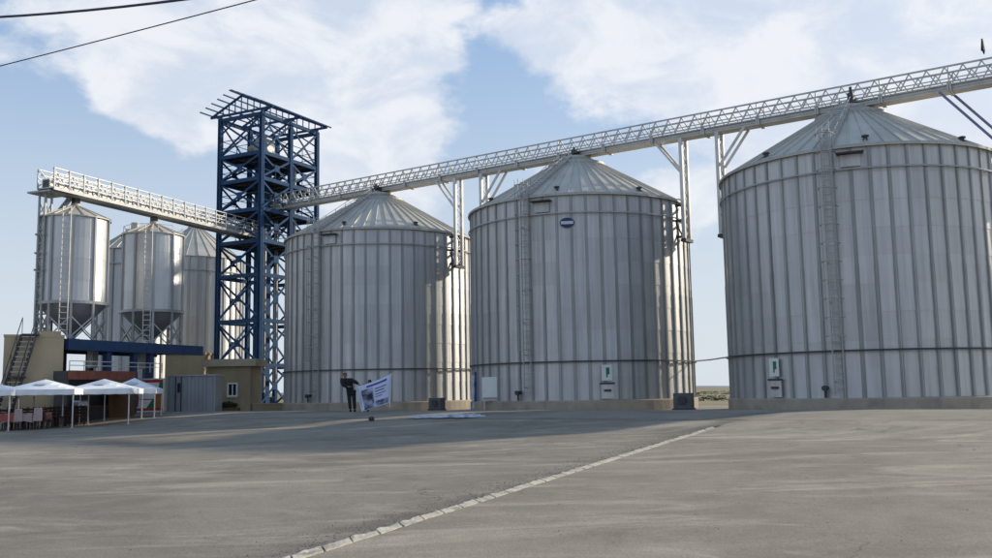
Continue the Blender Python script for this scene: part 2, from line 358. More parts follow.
# loose grit along the kerb and scattered crumbs on the yard
gm = MB()
for k in range(2300):
    if k < 2000: p = kat(random.uniform(0, cum[-1]-.5)) + Vector((-kd.y, kd.x))*(.10+abs(random.gauss(0,.32))+.0)
    else: p = Vector((random.uniform(-9, 12), random.uniform(8.5, 26)))
    sz = random.uniform(.004,.011); z_ = gz(p.x, p.y)+.003; a_ = random.uniform(0, PI); c_2, s_2 = math.cos(a_)*sz, math.sin(a_)*sz; h_ = sz*random.uniform(.6,1.1)
    gm.hexa([(p.x-c_2,p.y-s_2,z_),(p.x+s_2,p.y-c_2,z_),(p.x+c_2*1.3,p.y+s_2,z_),(p.x-s_2,p.y+c_2,z_)], [(p.x-c_2*.5,p.y-s_2*.6,z_+h_),(p.x+s_2*.6,p.y-c_2*.5,z_+h_*.8),(p.x+c_2*.6,p.y+s_2*.5,z_+h_),(p.x-s_2*.5,p.y+c_2*.6,z_+h_*.9)])
gmat = material('grit_stone', (.20,.18,.15), .9, 0, .3, 20.)
tag(gm.build('grit', gmat), 'loose grit and small stones along the kerb line', 'grit', kind='stuff')
# distant low hills on the horizon
mb = MB(); prev = None
for k in range(121):
    a = math.radians(-60+k); r = 2600
    h = 3 + 6*abs(math.sin(k*.21))*abs(math.sin(k*.083+1)) + random.uniform(0, 1.2)
    ring = [Vector((r*math.sin(a)*q, r*math.cos(a)*q, z)) for q, z in ((1,-3),(1.08,h),(1.3,h*.9),(1.34,-4))]
    if prev:
        for j in range(3): mb.quad(prev[j], ring[j], ring[j+1], prev[j+1])
    prev = ring
hills = material('far_hill', (.20,.215,.22), .95, 0, .1, .01)
tag(mb.build('hills', hills), kind='structure')

# ---------------------------------------------------------------- silos
R = 6.0; ZB = EYE-.516; ZE = EYE+9.67; ZA = EYE+12.78; RING_LO = EYE+1.3236; RING_HI = EYE+8.683
NST, NSH, NCO = 52, 26, 9
BASEZ = EYE-1.07                              # ground at the silo feet
def lz(z): return z-BASEZ
def arc_box(mb, r0, r1, a0, a1, z0, z1, n=4, taper=0., mi=0):
    for k in range(n):
        A, B = a0+(a1-a0)*k/n, a0+(a1-a0)*(k+1)/n
        c = [(r0*math.cos(A),r0*math.sin(A)),(r1*math.cos(A),r1*math.sin(A)),(r1*math.cos(B),r1*math.sin(B)),(r0*math.cos(B),r0*math.sin(B))]
        g = taper/r1
        mb.hexa([(x*(1+g),y*(1+g),z0) for x, y in c], [(x,y,z1) for x, y in c], mi)
    return mb
CH = (ZE-ZB)/NCO
sheet_me = arc_box(MB(), R-.02, R, -PI/NSH+.0004, PI/NSH-.0004, 0, CH+.02, 5, .010).mesh('wall_sheet', M['galv'], False)
def stiff_mesh():
    mb = MB(); H = ZE-ZB-.03; zm = H*.52
    for z0, z1, w, p in ((0, zm, .052, .075), (zm, H, .042, .06)):
        for s in (-1, 1):
            mb.box(R-.02, R+p, s*w-.010, s*w+.010, z0, z1)
            mb.box(R+.001, R+.02, min(s*w, s*(w+.035)), max(s*w, s*(w+.035)), z0, z1)
        mb.box(R+p-.02, R+p+.004, -w*.55, w*.55, z0, z1)
    return mb.mesh('stiffener', M['stiff'])
stiff_me = stiff_mesh()
NRP = 54
def roof_panel_mesh(R_, ze, za, rin, nrp, over=.16):
    mb = MB(); ha = PI/nrp; ro = R_+over; k = (za-ze)/(R_-rin); zo = ze-over*k+.02
    def P(r, a, dz): return (r*math.cos(a), r*math.sin(a), ze+(R_-r)*k+.05+dz)
    mb.hexa([P(ro,-ha,-.03),P(ro,ha,-.03),P(rin,ha,-.03),P(rin,-ha,-.03)], [P(ro,-ha,0),P(ro,ha,0),P(rin,ha,0),P(rin,-ha,0)])
    e = .03                                  # raised seam along one edge
    mb.hexa([P(ro,-ha-e/ro,-.01),P(ro,-ha+e/ro,-.01),P(rin,-ha+e/rin*.6,-.01),P(rin,-ha-e/rin*.6,-.01)], [P(ro,-ha-e/ro*.6,.07),P(ro,-ha+e/ro*.6,.07),P(rin,-ha+e/rin*.4,.07),P(rin,-ha-e/rin*.4,.07)])
    return mb.mesh('roof_panel', M['roofm'])
roof_me = roof_panel_mesh(R, lz(ZE), lz(ZA), .75, NRP)
def ring_mesh(name, r, z, w, h, mat, n=104):
    return MB().lathe([(r,z),(r+w,z),(r+w,z+h),(r,z+h),(r,z)], n).mesh(name, mat)
found_me = MB().lathe([(R+.02,-.35),(R+.16,-.35),(R+.16,lz(ZB)-.06),(R+.13,lz(ZB)-.003),(.2,lz(ZB)-.003)], 72).mesh('foundation', M['found'])
ringlo_me = ring_mesh('wind_ring', R+.10, lz(RING_LO), .07, .07, M['dark']); ringhi_me = ring_mesh('wind_ring', R+.085, lz(RING_HI), .06, .06, M['stiff'])
eave_me = ring_mesh('eave_ring', R-.03, lz(ZE)-.05, .17, .10, M['stiff'])
def ladder_mesh_parts(ang, zlo, zhi, parent, cage=True):
    lad = MB(); rr = R+.24
    def P(off, r, z): return (r*math.cos(ang)-off*math.sin(ang), r*math.sin(ang)+off*math.cos(ang), z)
    for s in (-.2, .2): lad.bar(P(s, rr, zlo), P(s, rr, zhi+.7), .045, .045)
    z = zlo+.5
    while z < zhi:
        for s in (-.2, .2): lad.bar(P(s, R+.0, z), P(s, rr, z), .04, .04)
        z += 1.6
    lo = lad.build('ladder', M['stiff'], parent)
    z = zlo+.28; rung = MB().bar(P(-.2, rr, 0), P(.2, rr, 0), .035, .035).mesh('rung', M['stiff'])
    while z < zhi+.8: link('rung', rung, lo, (0,0,z)); z += .30
    if cage:
        zc = zlo+2.3; hoop = MB(); pts = [P(.2*math.cos(a)*1.75, rr+.62*max(0,math.sin(a))**.6, 0) for a in frange(0, PI, 8)]
        for a, b in zip(pts, pts[1:]): hoop.bar(a, b, .05, .03)
        hm = hoop.mesh('cage_hoop', M['stiff'])
        while zc < zhi+.9: link('cage_hoop', hm, lo, (0,0,zc)); zc += .75
        cb = MB()
        for i in (2, 4, 6): cb.bar((pts[i][0],pts[i][1],zlo+2.3), (pts[i][0],pts[i][1],zhi+.8), .035, .02)
        cb.build('cage_bar', M['stiff'], lo)
    return lo
def arc_plate(name, parent, ang, z0, z1, width, off, th, mat, n=4):
    a = width/2/R; return arc_box(MB(), R+off, R+off+th, ang-a, ang+a, z0, z1, n).build(name, mat, parent)
def make_silo(t, label, door_psi, extras):
    x, y = xy(0, t); e = thing('grain_silo', (x, y, BASEZ), RZ, label, 'silo', 'large corrugated grain silos in a row')
    link('foundation', found_me, e)
    lb = lz(ZB)
    for c in range(NCO):
        for k in range(NSH): link('wall_sheet', sheet_me, e, (0,0,lb+c*CH), 2*PI*(k+.5*(0))/NSH + PI/NSH)
    for k in range(NST): link('stiffener', stiff_me, e, (0,0,lb), 2*PI*k/NST)
    link('wind_ring', ringlo_me, e); link('wind_ring', ringhi_me, e)
    rf = MB().lathe([(R-.05, lz(ZE)-.05), (.7, lz(ZA)-.05), (.7, lz(ZA)-.4)], 40).build('roof', M['roofm'], e)
    for k in range(NRP): link('roof_panel', roof_me, rf, (0,0,0), 2*PI*k/NRP)
    link('eave_ring', eave_me, rf)
    kk = (ZA-ZE)/(R-.75)
    rm = 1.55; zm = lz(ZE)+(R-rm)*kk+.06
    MB().lathe([(rm+.06,zm-.05),(rm+.06,zm+.13),(rm-.06,zm+.13),(rm-.06,zm)], 40).build('roof_ring', M['stiff'], rf)
    MB().lathe([(.85,lz(ZA)-.12),(.85,lz(ZA)+.14),(.62,lz(ZA)+.20),(.34,lz(ZA)+.20),(.34,lz(ZA)+.40)], 24).build('collar', M['steel'], rf)
    fr = MB()
    for a in (PI/4, 3*PI/4, 5*PI/4, 7*PI/4): fr.bar((.75*math.cos(a),.75*math.sin(a),lz(ZA)+.05), (.5*math.cos(a),.42*math.sin(a),lz(ZA)+.42), .07)
    fr.build('spout_frame', M['dark'], rf)
    # roof vents near the eave
    vm = MB(); vm.lathe([(.09,-.1),(.09,.12),(.15,.12),(.15,.18),(.03,.22)], 12); vme = vm.mesh('roof_vent', M['dark'])
    for k in range(8):
        a = 2*PI*(k+.45)/8; r = 5.55; link('roof_vent', vme, rf, (r*math.cos(a), r*math.sin(a), lz(ZE)+(R-r)*kk+.05))
    # wall ladder on the yard side and its roof continuation
    la = -PI/2+math.radians(5.5)
    ladder_mesh_parts(la, lb+.15, lz(ZE), e)
    rl = MB(); 
    for s in (-.22, .22):
        q = []
        for r in (R+.2, 1.1): q.append(Vector((r*math.cos(la)-s*math.sin(la), r*math.sin(la)+s*math.cos(la), lz(ZE)+(R-r)*kk+.17)))
        rl.bar(q[0], q[1], .05, .06)
        for j in range(6):
            p = q[0].lerp(q[1], (j+.2)/5.6); rl.bar(p, p+Vector((0,0,.4)), .022)
        rl.bar(q[0]+Vector((0,0,.4)), q[1]+Vector((0,0,.4)), .025)
    rlo = rl.build('roof_ladder', M['stiff'], rf)
    for j in range(20):
        r = 5.9-j*.24; z = lz(ZE)+(R-r)*kk+.19
        MB().bar((r*math.cos(la)+.22*math.sin(la), r*math.sin(la)-.22*math.cos(la), z), (r*math.cos(la)-.22*math.sin(la), r*math.sin(la)+.22*math.cos(la), z), .04, .05).build('tread', M['steel'], rlo)
    # inspection hatch under the eave beside the ladder
    ha = la+math.radians(8.3); hzz = lz(RING_HI)
    hb = arc_plate('hatch', e, ha, hzz+.12, hzz+.62, .75, .03, .10, M['galv']); 
    hood = arc_box(MB(), R+.0, R+.42, ha-.085, ha+.085, hzz+.64, hzz+.69, 3).build('hood', M['dark'], hb)
    # base door with sign
    if door_psi is not None:
        da = door_psi
        dr = arc_plate('access_door', e, da, lb+.05, lb+.75, .62, .10, .05, M['galv'])
        arc_plate('door_frame', dr, da, lb+.75, lb+.83, .70, .10, .09, M['dark']); arc_plate('door_handle', dr, da, lb+.40, lb+.50, .34, .15, .06, M['dark'])
        sg = arc_plate('sign', e, da-.003, lb+.92, lb+1.68, .50, .13, .02, M['signw'])
        arc_plate('sign_symbol', sg, da+.005, lb+1.22, lb+1.55, .17, .15, .006, M['green']); arc_plate('sign_symbol', sg, da-.002, lb+1.08, lb+1.24, .07, .15, .006, M['green'])
    # aeration outlet: short pipe with flange low on the wall
    oa = la-math.radians(5.2)
    v = MB(); c, s = math.cos(oa), math.sin(oa)
    v.tube([((R-.05)*c,(R-.05)*s,lb+.42), ((R+.38)*c,(R+.38)*s,lb+.40)], .09, 10); v.tube([((R+.34)*c,(R+.34)*s,lb+.40), ((R+.40)*c,(R+.40)*s,lb+.40)], .11, 12); v.tube([((R+.25)*c,(R+.25)*s,lb+.40),((R+.25)*c,(R+.25)*s,lb+.02)], .05, 8)
    v.build('drain_valve', M['dark'], e)
    return e
def psi(px, halfw, cxp, azdeg):                # photo column on a silo face -> angle in the silo's own frame
    b = math.asin(max(-1, min(1, (px-cxp)/halfw))); ps = -math.radians(azdeg)+b
    return math.atan2(-math.cos(ps), math.sin(ps)) - RZ
silo1 = make_silo(0, 'far smallest-looking grain silo beside the blue tower, banner held before it', None, 0)
silo2 = make_silo(15, 'middle grain silo with the small blue oval badge below its eave', psi(608, 111, 586, 5.3), 0)
silo3 = make_silo(30, 'nearest largest-looking grain silo at the right edge, caged ladder down its front', psi(786, 137, 866, 21.2), 0)
# badge on the middle silo
ba = psi(574.5, 110, 584, 5.3); bz = lz(EYE+8.2)
def badge(name, rx, rz, off, mat, parent, band=None):
    mb = MB(); n = 28; pts = []
    for k in range(n):
        a = 2*PI*k/n; w, z = rx*math.cos(a), rz*math.sin(a)
        if band: z = max(-band, min(band, z))
        A = ba + w/R; pts.append((A, bz+z))
    i = 0
    for r in (R+off-.03, R+off): mb.v += [(r*math.cos(A), r*math.sin(A), z) for A, z in pts]
    mb.f.append(tuple(range(n, 2*n))); mb.m.append(0)
    for k in range(n): mb.f.append((k, (k+1) % n, n+(k+1) % n, n+k)); mb.m.append(0)
    return mb.build(name, mat, parent)
bd = badge('badge', .36, .25, .10, M['logo'], silo2); badge('badge_band', .305, .30, .108, M['logow'], bd, band=.075)

# ---------------------------------------------------------------- right conveyor bridge over the silos
def bridge_z(t): return EYE + 13.10 - .0068*(t+11)          # underside
T0, T1 = -12.0, 37.2
bx, by = xy(0, T0)
cb = thing('conveyor_bridge', (bx, by, bridge_z(T0)), RZ, 'long grey trussed conveyor gallery running over the three silo roofs', 'conveyor')
cb.rotation_euler = (0, math.atan(.0068), RZ)
Lb = T1-T0; HW = .48; CHH = .33; TOP = 1.10
seg = MB().box(0, 2.88, -HW+.12, HW-.12, 0, CHH-.04).box(0, 2.88, -HW+.03, HW-.03, CHH-.10, CHH-.04); 
for xx in (0., 2.80): seg.box(xx, xx+.08, -HW, HW, -.04, CHH)
seg.box(.08, 2.80, -HW+.09, -HW+.12, .10, .15).box(.08, 2.80, HW-.12, HW-.09, .10, .15)
segm = seg.mesh('casing_section', M['steel']); k = 0
while k*2.9 < Lb: link('casing_section', segm, cb, (k*2.9, 0, 0)); k += 1
Lb = k*2.9
for s in (-1, 1):
    MB().bar((0,s*HW,TOP-.03), (Lb,s*HW,TOP-.03), .07, .07).build('top_chord', M['steel'], cb)
    MB().bar((0,s*HW,.80), (Lb,s*HW,.80), .035, .045).build('middle_rail', M['steel'], cb)
    MB().bar((0,s*HW,CHH+.03), (Lb,s*HW,CHH+.03), .06, .06).build('bottom_chord', M['steel'], cb)
P2 = .74
bu = MB().bar((0,0,CHH+.06), (P2/2,0,TOP-.06), .05, .05).mesh('brace', M['steel']); bdn = MB().bar((P2/2,0,TOP-.06), (P2,0,CHH+.06), .05, .05).mesh('brace', M['steel'])
for s in (-1, 1):
    xx = 0
    while xx < Lb-P2: link('brace', bu, cb, (xx+(.185 if s > 0 else 0),s*HW,0)); link('brace', bdn, cb, (xx+(.185 if s > 0 else 0),s*HW,0)); xx += P2
pm = MB().bar((0,0,CHH), (0,0,TOP), .05, .05).mesh('post', M['steel'])
for s in (-1, 1):
    for k in range(int(Lb/2.9)+1): link('post', pm, cb, (k*2.9, s*(HW+.03), 0))
for t in (0, 15, 30):                                      # slide gate drive above each roof
    m_ = MB(); x0 = t-T0+.25; hh = .28 if t == 30 else 0.; m_.box(x0-.13, x0+.13, -HW-.28, -HW-.04, .10, .34+hh).box(x0-.22, x0+.22, -HW-.05, -HW+.04, .06, .2); m_.tube([(x0,-HW-.16,.34+hh),(x0,-HW-.16,.44+hh*1.7)], .07, 10); m_.build('gate_drive', M['dark'], cb)
    m_ = MB(); m_.box(t-T0-.32, t-T0+.32, -.32, .32, -.5, .03); m_.build('outlet_spout', M['steel'], cb)
# supports standing on silo wall brackets
def support(t, side, label, mat=None, zlow=7.55, reach=1.45):
    mat = mat or M['steel_lt']; x, y = xy(0, t); zb = EYE+zlow; e = thing('bridge_support', (x, y, zb), RZ, label, 'support', 'steel posts carrying the conveyor gallery')
    H = bridge_z(t)-zb-.002
    for s in (-.32, .32):
        MB().box(-.09, .09, s-.08, s+.08, 0, H).build('post', mat, e)
    lat = MB(); z = .1; k = 0
    while z < H-.5:
        lat.bar((0,-.24,z) if k % 2 == 0 else (0,.24,z), (0,.24,z+.45) if k % 2 == 0 else (0,-.24,z+.45), .05, .04); z += .45; k += 1
    lat.build('lattice', mat, e)
    st_ = -side
    for s in ((-.32, .32) if reach < 2 else (-.45, .45)):
        sx_ = .22*s/abs(s) if reach > 2 else 0; MB().bar((st_*.09+sx_, s, H-1.2*reach), (st_*reach+sx_, s, H-.002), .11, .11).build('strut', mat, e)
    br = MB()
    wall = st_*(.42)
    for z in (.1, .95, 1.75): 
        br.box(min(.09*st_, wall), max(.09*st_, wall), -.42, -.30, z, z+.12); br.box(min(.09*st_, wall), max(.09*st_, wall), .30, .42, z, z+.12)
    br.box(-.14, .14, -.46, .46, -.1, .06)
    for s in (-.36, .36): br.bar((.0, s, .05), (wall, s, .9), .07)
    br.build('wall_bracket', M['dark'] if mat is M['steel_lt'] else mat, e)
    return e
support(6.5, 1, 'pale lattice post with two struts on right side of the far silo')
support(8.5, -1, 'pale lattice post rising behind the left eave of the middle silo')
support(21.5, 1, 'pale post with paired struts on right side of the middle silo')
support(23.5, -1, 'pale post with paired struts at left side of the nearest silo')
support(36.4, 1, 'blue-grey post whose struts reach the gallery at the right edge', M['violet'], reach=2.2)

# ---------------------------------------------------------------- blue elevator tower
A_ = Vector((-19.389, 65.487)); B_ = Vector((-16.021, 63.764)); D_ = Vector((-13.252, 69.176)); TW = (B_-A_).length; TD = (D_-B_).length
tu = (B_-A_).normalized(); trz = math.atan2(tu.y, tu.x); tb = EYE-1.06
tower = thing('elevator_tower', (A_.x, A_.y, tb), trz, 'tall open blue steel elevator tower with bare gabled roof frame', 'tower')
TH = EYE+19.5-tb
corners = [(0,0),(TW,0),(TW,TD/2),(TW,TD),(0,TD),(0,TD/2)]
for x, y in corners:
    MB().box(x-.14, x+.14, y-.04, y+.04, 0, TH).box(x-.14, x-.09, y-.14, y+.14, 0, TH).box(x+.09, x+.14, y-.14, y+.14, 0, TH).build('column', M['blue'], tower)
lv = [EYE+z-tb for z in (2.0, 5.03, 8.16, 10.5, 12.72, 14.85, 16.68, 19.4)]
edges = [((0,0),(TW,0)), ((TW,0),(TW,TD/2)), ((TW,TD/2),(TW,TD)), ((TW,TD),(0,TD)), ((0,TD),(0,TD/2)), ((0,TD/2),(0,0))]
prevz = .25
for li, z in enumerate(lv):
    for (a, b) in edges:
        MB().bar((*a, z), (*b, z), .16, .26).build('beam', M['blue'], tower)
        pa, pb = (*a, prevz+.1), (*b, z-.1); qa, qb = (*b, prevz+.1), (*a, z-.1)
        nrm = Vector((b[1]-a[1], a[0]-b[0], 0)).normalized()*.06
        MB().bar(Vector(pa)+nrm, Vector(pb)+nrm, .14, .05, up=nrm).build('cross_brace', M['blue'], tower)
        MB().bar(Vector(qa)-nrm*.2, Vector(qb)-nrm*.2, .14, .05, up=nrm).build('cross_brace', M['blue'], tower)
        if li < 7:
            c = (Vector(pa)+Vector(pb))/2+nrm*1.4; dd = (Vector((*b,0))-Vector((*a,0))).normalized()*.24
            MB().hexa([c-dd-Vector((0,0,.24)), c+dd-Vector((0,0,.24)), c+dd-Vector((0,0,.24))+nrm*.2, c-dd-Vector((0,0,.24))+nrm*.2], [c-dd+Vector((0,0,.24)), c+dd+Vector((0,0,.24)), c+dd+Vector((0,0,.24))+nrm*.2, c-dd+Vector((0,0,.24))+nrm*.2]).build('gusset_plate', M['blue'], tower)
    prevz = z
for z in lv[3:7]:
    pl = MB().box(.08, TW-.08, .08, TD-.08, z+.101, z+.16); 
    for k in range(1, 6): pl.box(.1, TW-.1, TD*k/6-.05, TD*k/6+.05, z-.02, z+.101)
    po = pl.build('platform', M['floorp'], tower)
    rl = MB()
    for h in (.55, 1.05):
        for a, b in (((.1,.1),(TW-.1,.1)), ((TW-.1,.1),(TW-.1,TD-.1)), ((.1,TD-.1),(TW-.1,TD-.1)), ((.1,.1),(.1,TD-.1))): rl.bar((*a, z+h+.15), (*b, z+h+.15), .04)
    for k in range(5):
        for x in (.1, TW-.1): rl.bar((x, .1+(TD-.2)*k/4, z+.15), (x, .1+(TD-.2)*k/4, z+1.2), .04)
    rl.build('railing', M['blue'], po)
# stair flights between platforms
for za, zb_, x in zip(lv[2:6], lv[3:7], (.5, 1.2, .5, 1.2)):
    f_ = MB()
    for dx in (-.32, .32): f_.bar((x+dx, TD*.60, za+.2), (x+dx, TD*.95, zb_+.1), .05, .18)
    fo = f_.build('stair_flight', M['blue'], tower)
    for k in range(9):
        q = (k+.5)/9; MB().box(x-.31, x+.31, TD*(.60+.35*q)-.1, TD*(.60+.35*q)+.1, za+.2+(zb_-za-.1)*q, za+.23+(zb_-za-.1)*q).build('tread', M['floorp'], fo)
OV = .95; RISE = 1.02
for y in (0, TD/2, TD):
    tr = MB(); z0 = TH+.22
    L_, R_, AP = (-OV, y, z0), (TW+OV, y, z0), (TW/2, y, z0+RISE+.22)
    tr.bar((-OV+.1,y,z0+.02), (TW+OV-.1,y,z0+.02), .10, .16); tr.bar(L_, AP, .10, .14); tr.bar(AP, R_, .10, .14)
    for k in range(1, 10):
        x = -OV+(TW+2*OV)*k/10; zt = z0+(RISE+.22)*(1-abs(x-TW/2)/(TW/2+OV)); tr.bar((x,y,z0+.1), (x,y,zt-.05), .07, .05)
    tr.box(-.1, .1, y-.06, y+.06, TH, z0-.04).box(TW-.1, TW+.1, y-.06, y+.06, TH, z0-.04)
    tr.build('roof_truss', M['blue'], tower)
for s in (-1, 1):
    for k in range(6):
        q = (k+.15)/5.3; x = TW/2+s*(TW/2+OV)*q; z = TH+.22+(RISE+.22)*(1-q)+.12
        MB().bar((x,-1.15,z), (x,TD+.6,z), .06, .09).build('purlin', M['blue'], tower)
# knee braces just under the roof
for y in (0, TD/2, TD):
    MB().bar((.1,y,TH-1.1), (TW/2,y,TH+.1), .09).bar((TW-.1,y,TH-1.1), (TW/2,y,TH+.1), .09).build('knee_brace', M['blue'], tower)
# bucket elevator standing inside the tower
be = thing('bucket_elevator', (A_.x, A_.y, tb), trz, 'grey twin-leg bucket elevator inside the blue tower with beige head', 'elevator')
for x in (1.45, 2.15):
    MB().box(x-.2, x+.2, 2.2, 2.75, 0, TH-2.2).build('elevator_leg', M['blue'], be)
hd = MB(); hd.box(1.15, 2.45, 2.1, 2.85, TH-2.2, TH-1.3); hd.box(1.3, 2.3, 2.15, 2.8, TH-1.3, TH-1.05); hd.build('elevator_head', M['stiff'], be)
MB().tube([(.55,2.4,TH-1.7),(1.15,2.4,TH-1.7)], .22, 14).build('motor', M['slab'], be)
bt_ = MB().box(1.0, 2.6, 2.05, 2.9, 0, .9).build('boot', M['blue'], be)
for k, (a, b) in enumerate((((2.9,4.6,TH-3.0),(2.9,4.6,3.)), ((1.0,4.9,TH-5.),(1.0,4.9,2.)), ((3.2,1.1,TH-8.),(3.2,1.1,1.2)))):
    MB().tube([a, b], .13, 10).build('grain_pipe', M['stiff'], be)
MB().bar((2.3,2.5,TH-2.0), (2.9,4.6,TH-3.0), .2).bar((1.3,2.7,TH-2.2), (1.0,4.9,TH-5.0), .2).build('grain_chute', M['stiff'], be)

# ---------------------------------------------------------------- left conveyor, hopper bins and their platform
LP0 = Vector((-23.07, 51.19)); LD = Vector((5.811, 14.885)).normalized(); LL = 15.979; lrz = math.atan2(LD.y, LD.x)
def lp(s, off=0.): p = LP0 + LD*(s*LL) + Vector((LD.y, -LD.x))*off; return p
a0 = lp(-.13); lz0 = EYE+11.04
lb_ = thing('conveyor_bridge', (a0.x, a0.y, lz0), lrz, 'pale railed conveyor gallery from blue tower over the two hopper bins', 'conveyor')
Ll = (.13+1.0)*LL; WL = .55
sg = MB().box(0, 3.1, -WL+.05, WL-.05, .04, .10).box(0, 3.1, -.22, .22, .10, .5); 
for xx in (0, 3.04): sg.box(xx, xx+.06, -.27, .27, .10, .56)
sgm = sg.mesh('casing_section', M['steel'])
k = 0
while (k+1)*3.1 < Ll+1: link('casing_section', sgm, lb_, (k*3.1,0,0)); k += 1
Ll = k*3.1
for s in (-1, 1):
    MB().box(0, Ll, s*WL-.04, s*WL+.04, -.06, .12).build('side_beam', M['stiff'], lb_)
    for z in (1.12, .86, .62, .38): MB().bar((0,s*WL,z), (Ll,s*WL,z), .055, .05).build('rail', M['steel'], lb_)
    pmm = MB().bar((0,0,.05), (0,0,1.16), .06, .06).mesh('post', M['stiff']); bmm = MB().bar((0,0,.2), (1.03,0,1.1), .04, .04).mesh('brace', M['steel'])
    xx = 0; k = 0
    while xx <= Ll+.01:
        link('post', pmm, lb_, (xx, s*(WL+.02), 0))
        if xx < Ll-1.0:
            o = link('brace', bmm, lb_, (xx, s*(WL-.03), 0)); o3 = link('brace', bmm, lb_, (xx+1.03, s*(WL-.07), 0)); o3.scale.x = -1
            if False: o.location.x += 1.03; o.scale.x = -1
        xx += 1.03; k += 1
BR = 1.77; bEave, bBot, bTip, bApex = EYE+9.7, EYE+5.05, EYE+3.35, EYE+10.45; PT = EYE+3.05
NB = 10
def make_bin(s, label):
    p = lp(s); e = thing('hopper_bin', (p.x, p.y, PT), lrz-.175, label, 'hopper bin', 'small hopper bins under the left conveyor gallery')
    z = lambda q: q-PT
    nch = 4; ch = (bEave-bBot)/nch
    me = MB(); 
    for k in range(4):
        A, B = -PI/NB+2*PI/NB*k/4, -PI/NB+2*PI/NB*(k+1)/4
        c = [((BR-.02)*math.cos(A),(BR-.02)*math.sin(A)),(BR*math.cos(A),BR*math.sin(A)),(BR*math.cos(B),BR*math.sin(B)),((BR-.02)*math.cos(B),(BR-.02)*math.sin(B))]
        me.hexa([(x*1.004,y*1.004,0) for x, y in c], [(x,y,ch+.01) for x, y in c])
    me = me.mesh('wall_sheet', M['binm'])
    for c in range(nch):
        for k in range(NB): link('wall_sheet', me, e, (0,0,z(bBot)+c*ch), 2*PI*k/NB)
    rib = MB().box(BR-.01, BR+.09, -.06, .06, -z(bBot), ch*nch).mesh('leg', M['stiff'])
    for k in range(NB): link('leg', rib, e, (0,0,z(bBot)), 2*PI*(k+.5)/NB)
    hp = MB().lathe([(BR-.03,z(bBot)+.02),(BR-.03,z(bBot)-.06),(.22,z(bTip)),(.22,z(bTip)-.18)], 32).build('hopper', M['cone'], e)
    MB().box(-.3,.3,-.3,.3,z(bTip)-.3,z(bTip)-.16).build('slide_gate', M['bluebright'], hp)
    ringm = MB().lathe([(BR,z(bBot)-.08),(BR+.1,z(bBot)-.08),(BR+.1,z(bBot)+.08),(BR,z(bBot)+.08)], 48).build('ring_beam', M['cone'], e)
    brc = MB()
    for k in range(NB):
        a, b = 2*PI*(k+.5)/NB, 2*PI*(k+1.5)/NB; r = BR+.03
        pa, pb = (r*math.cos(a), r*math.sin(a)), (r*math.cos(b), r*math.sin(b))
        o = MB().bar((*pa, .15), (*pb, z(bBot)-.75), .06).build('leg_brace', M['steel'], e); o2 = MB().bar((*pb, .15), (*pa, z(bBot)-.75), .055).build('leg_brace', M['steel'], e)
    rf = MB().lathe([(BR+.10,z(bEave)-.04),(BR+.10,z(bEave)+.02),(.25,z(bApex)),(.25,z(bApex)+.15),(.01,z(bApex)+.16)], 24).build('roof', M['roofm'], e)
    sm = MB(); rp = []
    for k in range(16):
        a = 2*PI*k/16; MB().bar(((BR+.1)*math.cos(a),(BR+.1)*math.sin(a),z(bEave)+.05), (.25*math.cos(a),.25*math.sin(a),z(bApex)+.02), .05, .05).build('roof_seam', M['roofm'], rf)
    MB().box(-.16, .16, -.16, .16, z(bApex), z(lz0)-.11).build('inlet_spout', M['dark'], e)
    rl = MB()
    for k in range(12):
        a, b = 2*PI*k/12, 2*PI*(k+1)/12; r = BR-.05
        rl.bar((r*math.cos(a),r*math.sin(a),z(bEave)+.05), (r*math.cos(a),r*math.sin(a),z(bEave)+.5), .025); rl.bar((r*math.cos(a),r*math.sin(a),z(bEave)+.5), (r*math.cos(b),r*math.sin(b),z(bEave)+.5), .025)
    rl.build('roof_rail', M['steel'], rf) if s > .2 else None
    # ladder facing the yard
    la = -2.55+.175+.0
    lo = MB(); c, s_ = math.cos(la), math.sin(la); rr = BR+.22
    for o in (-.2, .2): lo.bar((rr*c-o*s_, rr*s_+o*c, z(bBot)-1.9), (rr*c-o*s_, rr*s_+o*c, z(bEave)+.4), .04)
    lad = lo.build('ladder', M['steel_lt'], e); rg = MB().bar((rr*c+.2*s_, rr*s_-.2*c, 0), (rr*c-.2*s_, rr*s_+.2*c, 0), .035).mesh('rung', M['steel_lt'])
    zz = z(bBot)-1.8
    while zz < z(bEave)+.3: link('rung', rg, lad, (0,0,zz)); zz += .3
    return e
make_bin(0, 'hopper bin on legs at the left end, beside the tall lattice mast')
make_bin(.385, 'hopper bin on legs nearer the blue tower, second from the left')
# platform: blue box girders, deck and columns
pa = lp(-.125); plat = thing('bin_platform', (pa.x, pa.y, EYE-.95), lrz, 'blue steel platform on columns carrying the two hopper bins', 'platform')
PLn = .665*LL; zt = PT-(EYE-.95)
for off in (1.77, -1.77): MB().box(0, PLn, -off-.12, -off+.12, zt-.57, zt-.002).build('girder', M['bluebright'], plat)
for k in range(7): MB().box(PLn*k/6-.1 if k else 0, PLn*k/6+.1, -1.65, 1.65, zt-.45, zt-.05).build('cross_beam', M['bluebright'], plat)
MB().box(.0, PLn, -1.62, 1.62, zt-.05, zt).build('deck', M['floorp'], plat)
for x in (3.0, 5.0, 6.3, 9.6):
    for off in (1.6, -1.6):
        if off > 0 and x > 9: continue
        MB().box(x-.16, x+.16, -off-.16, -off+.16, -.25, zt-.57).build('column', M['bluebright'], plat)
for x in (3.6, 7.4): MB().box(x-.2, x+.2, -.2, .2, zt-1.4, zt-.45).build('loading_spout', M['steel_lt'], plat)
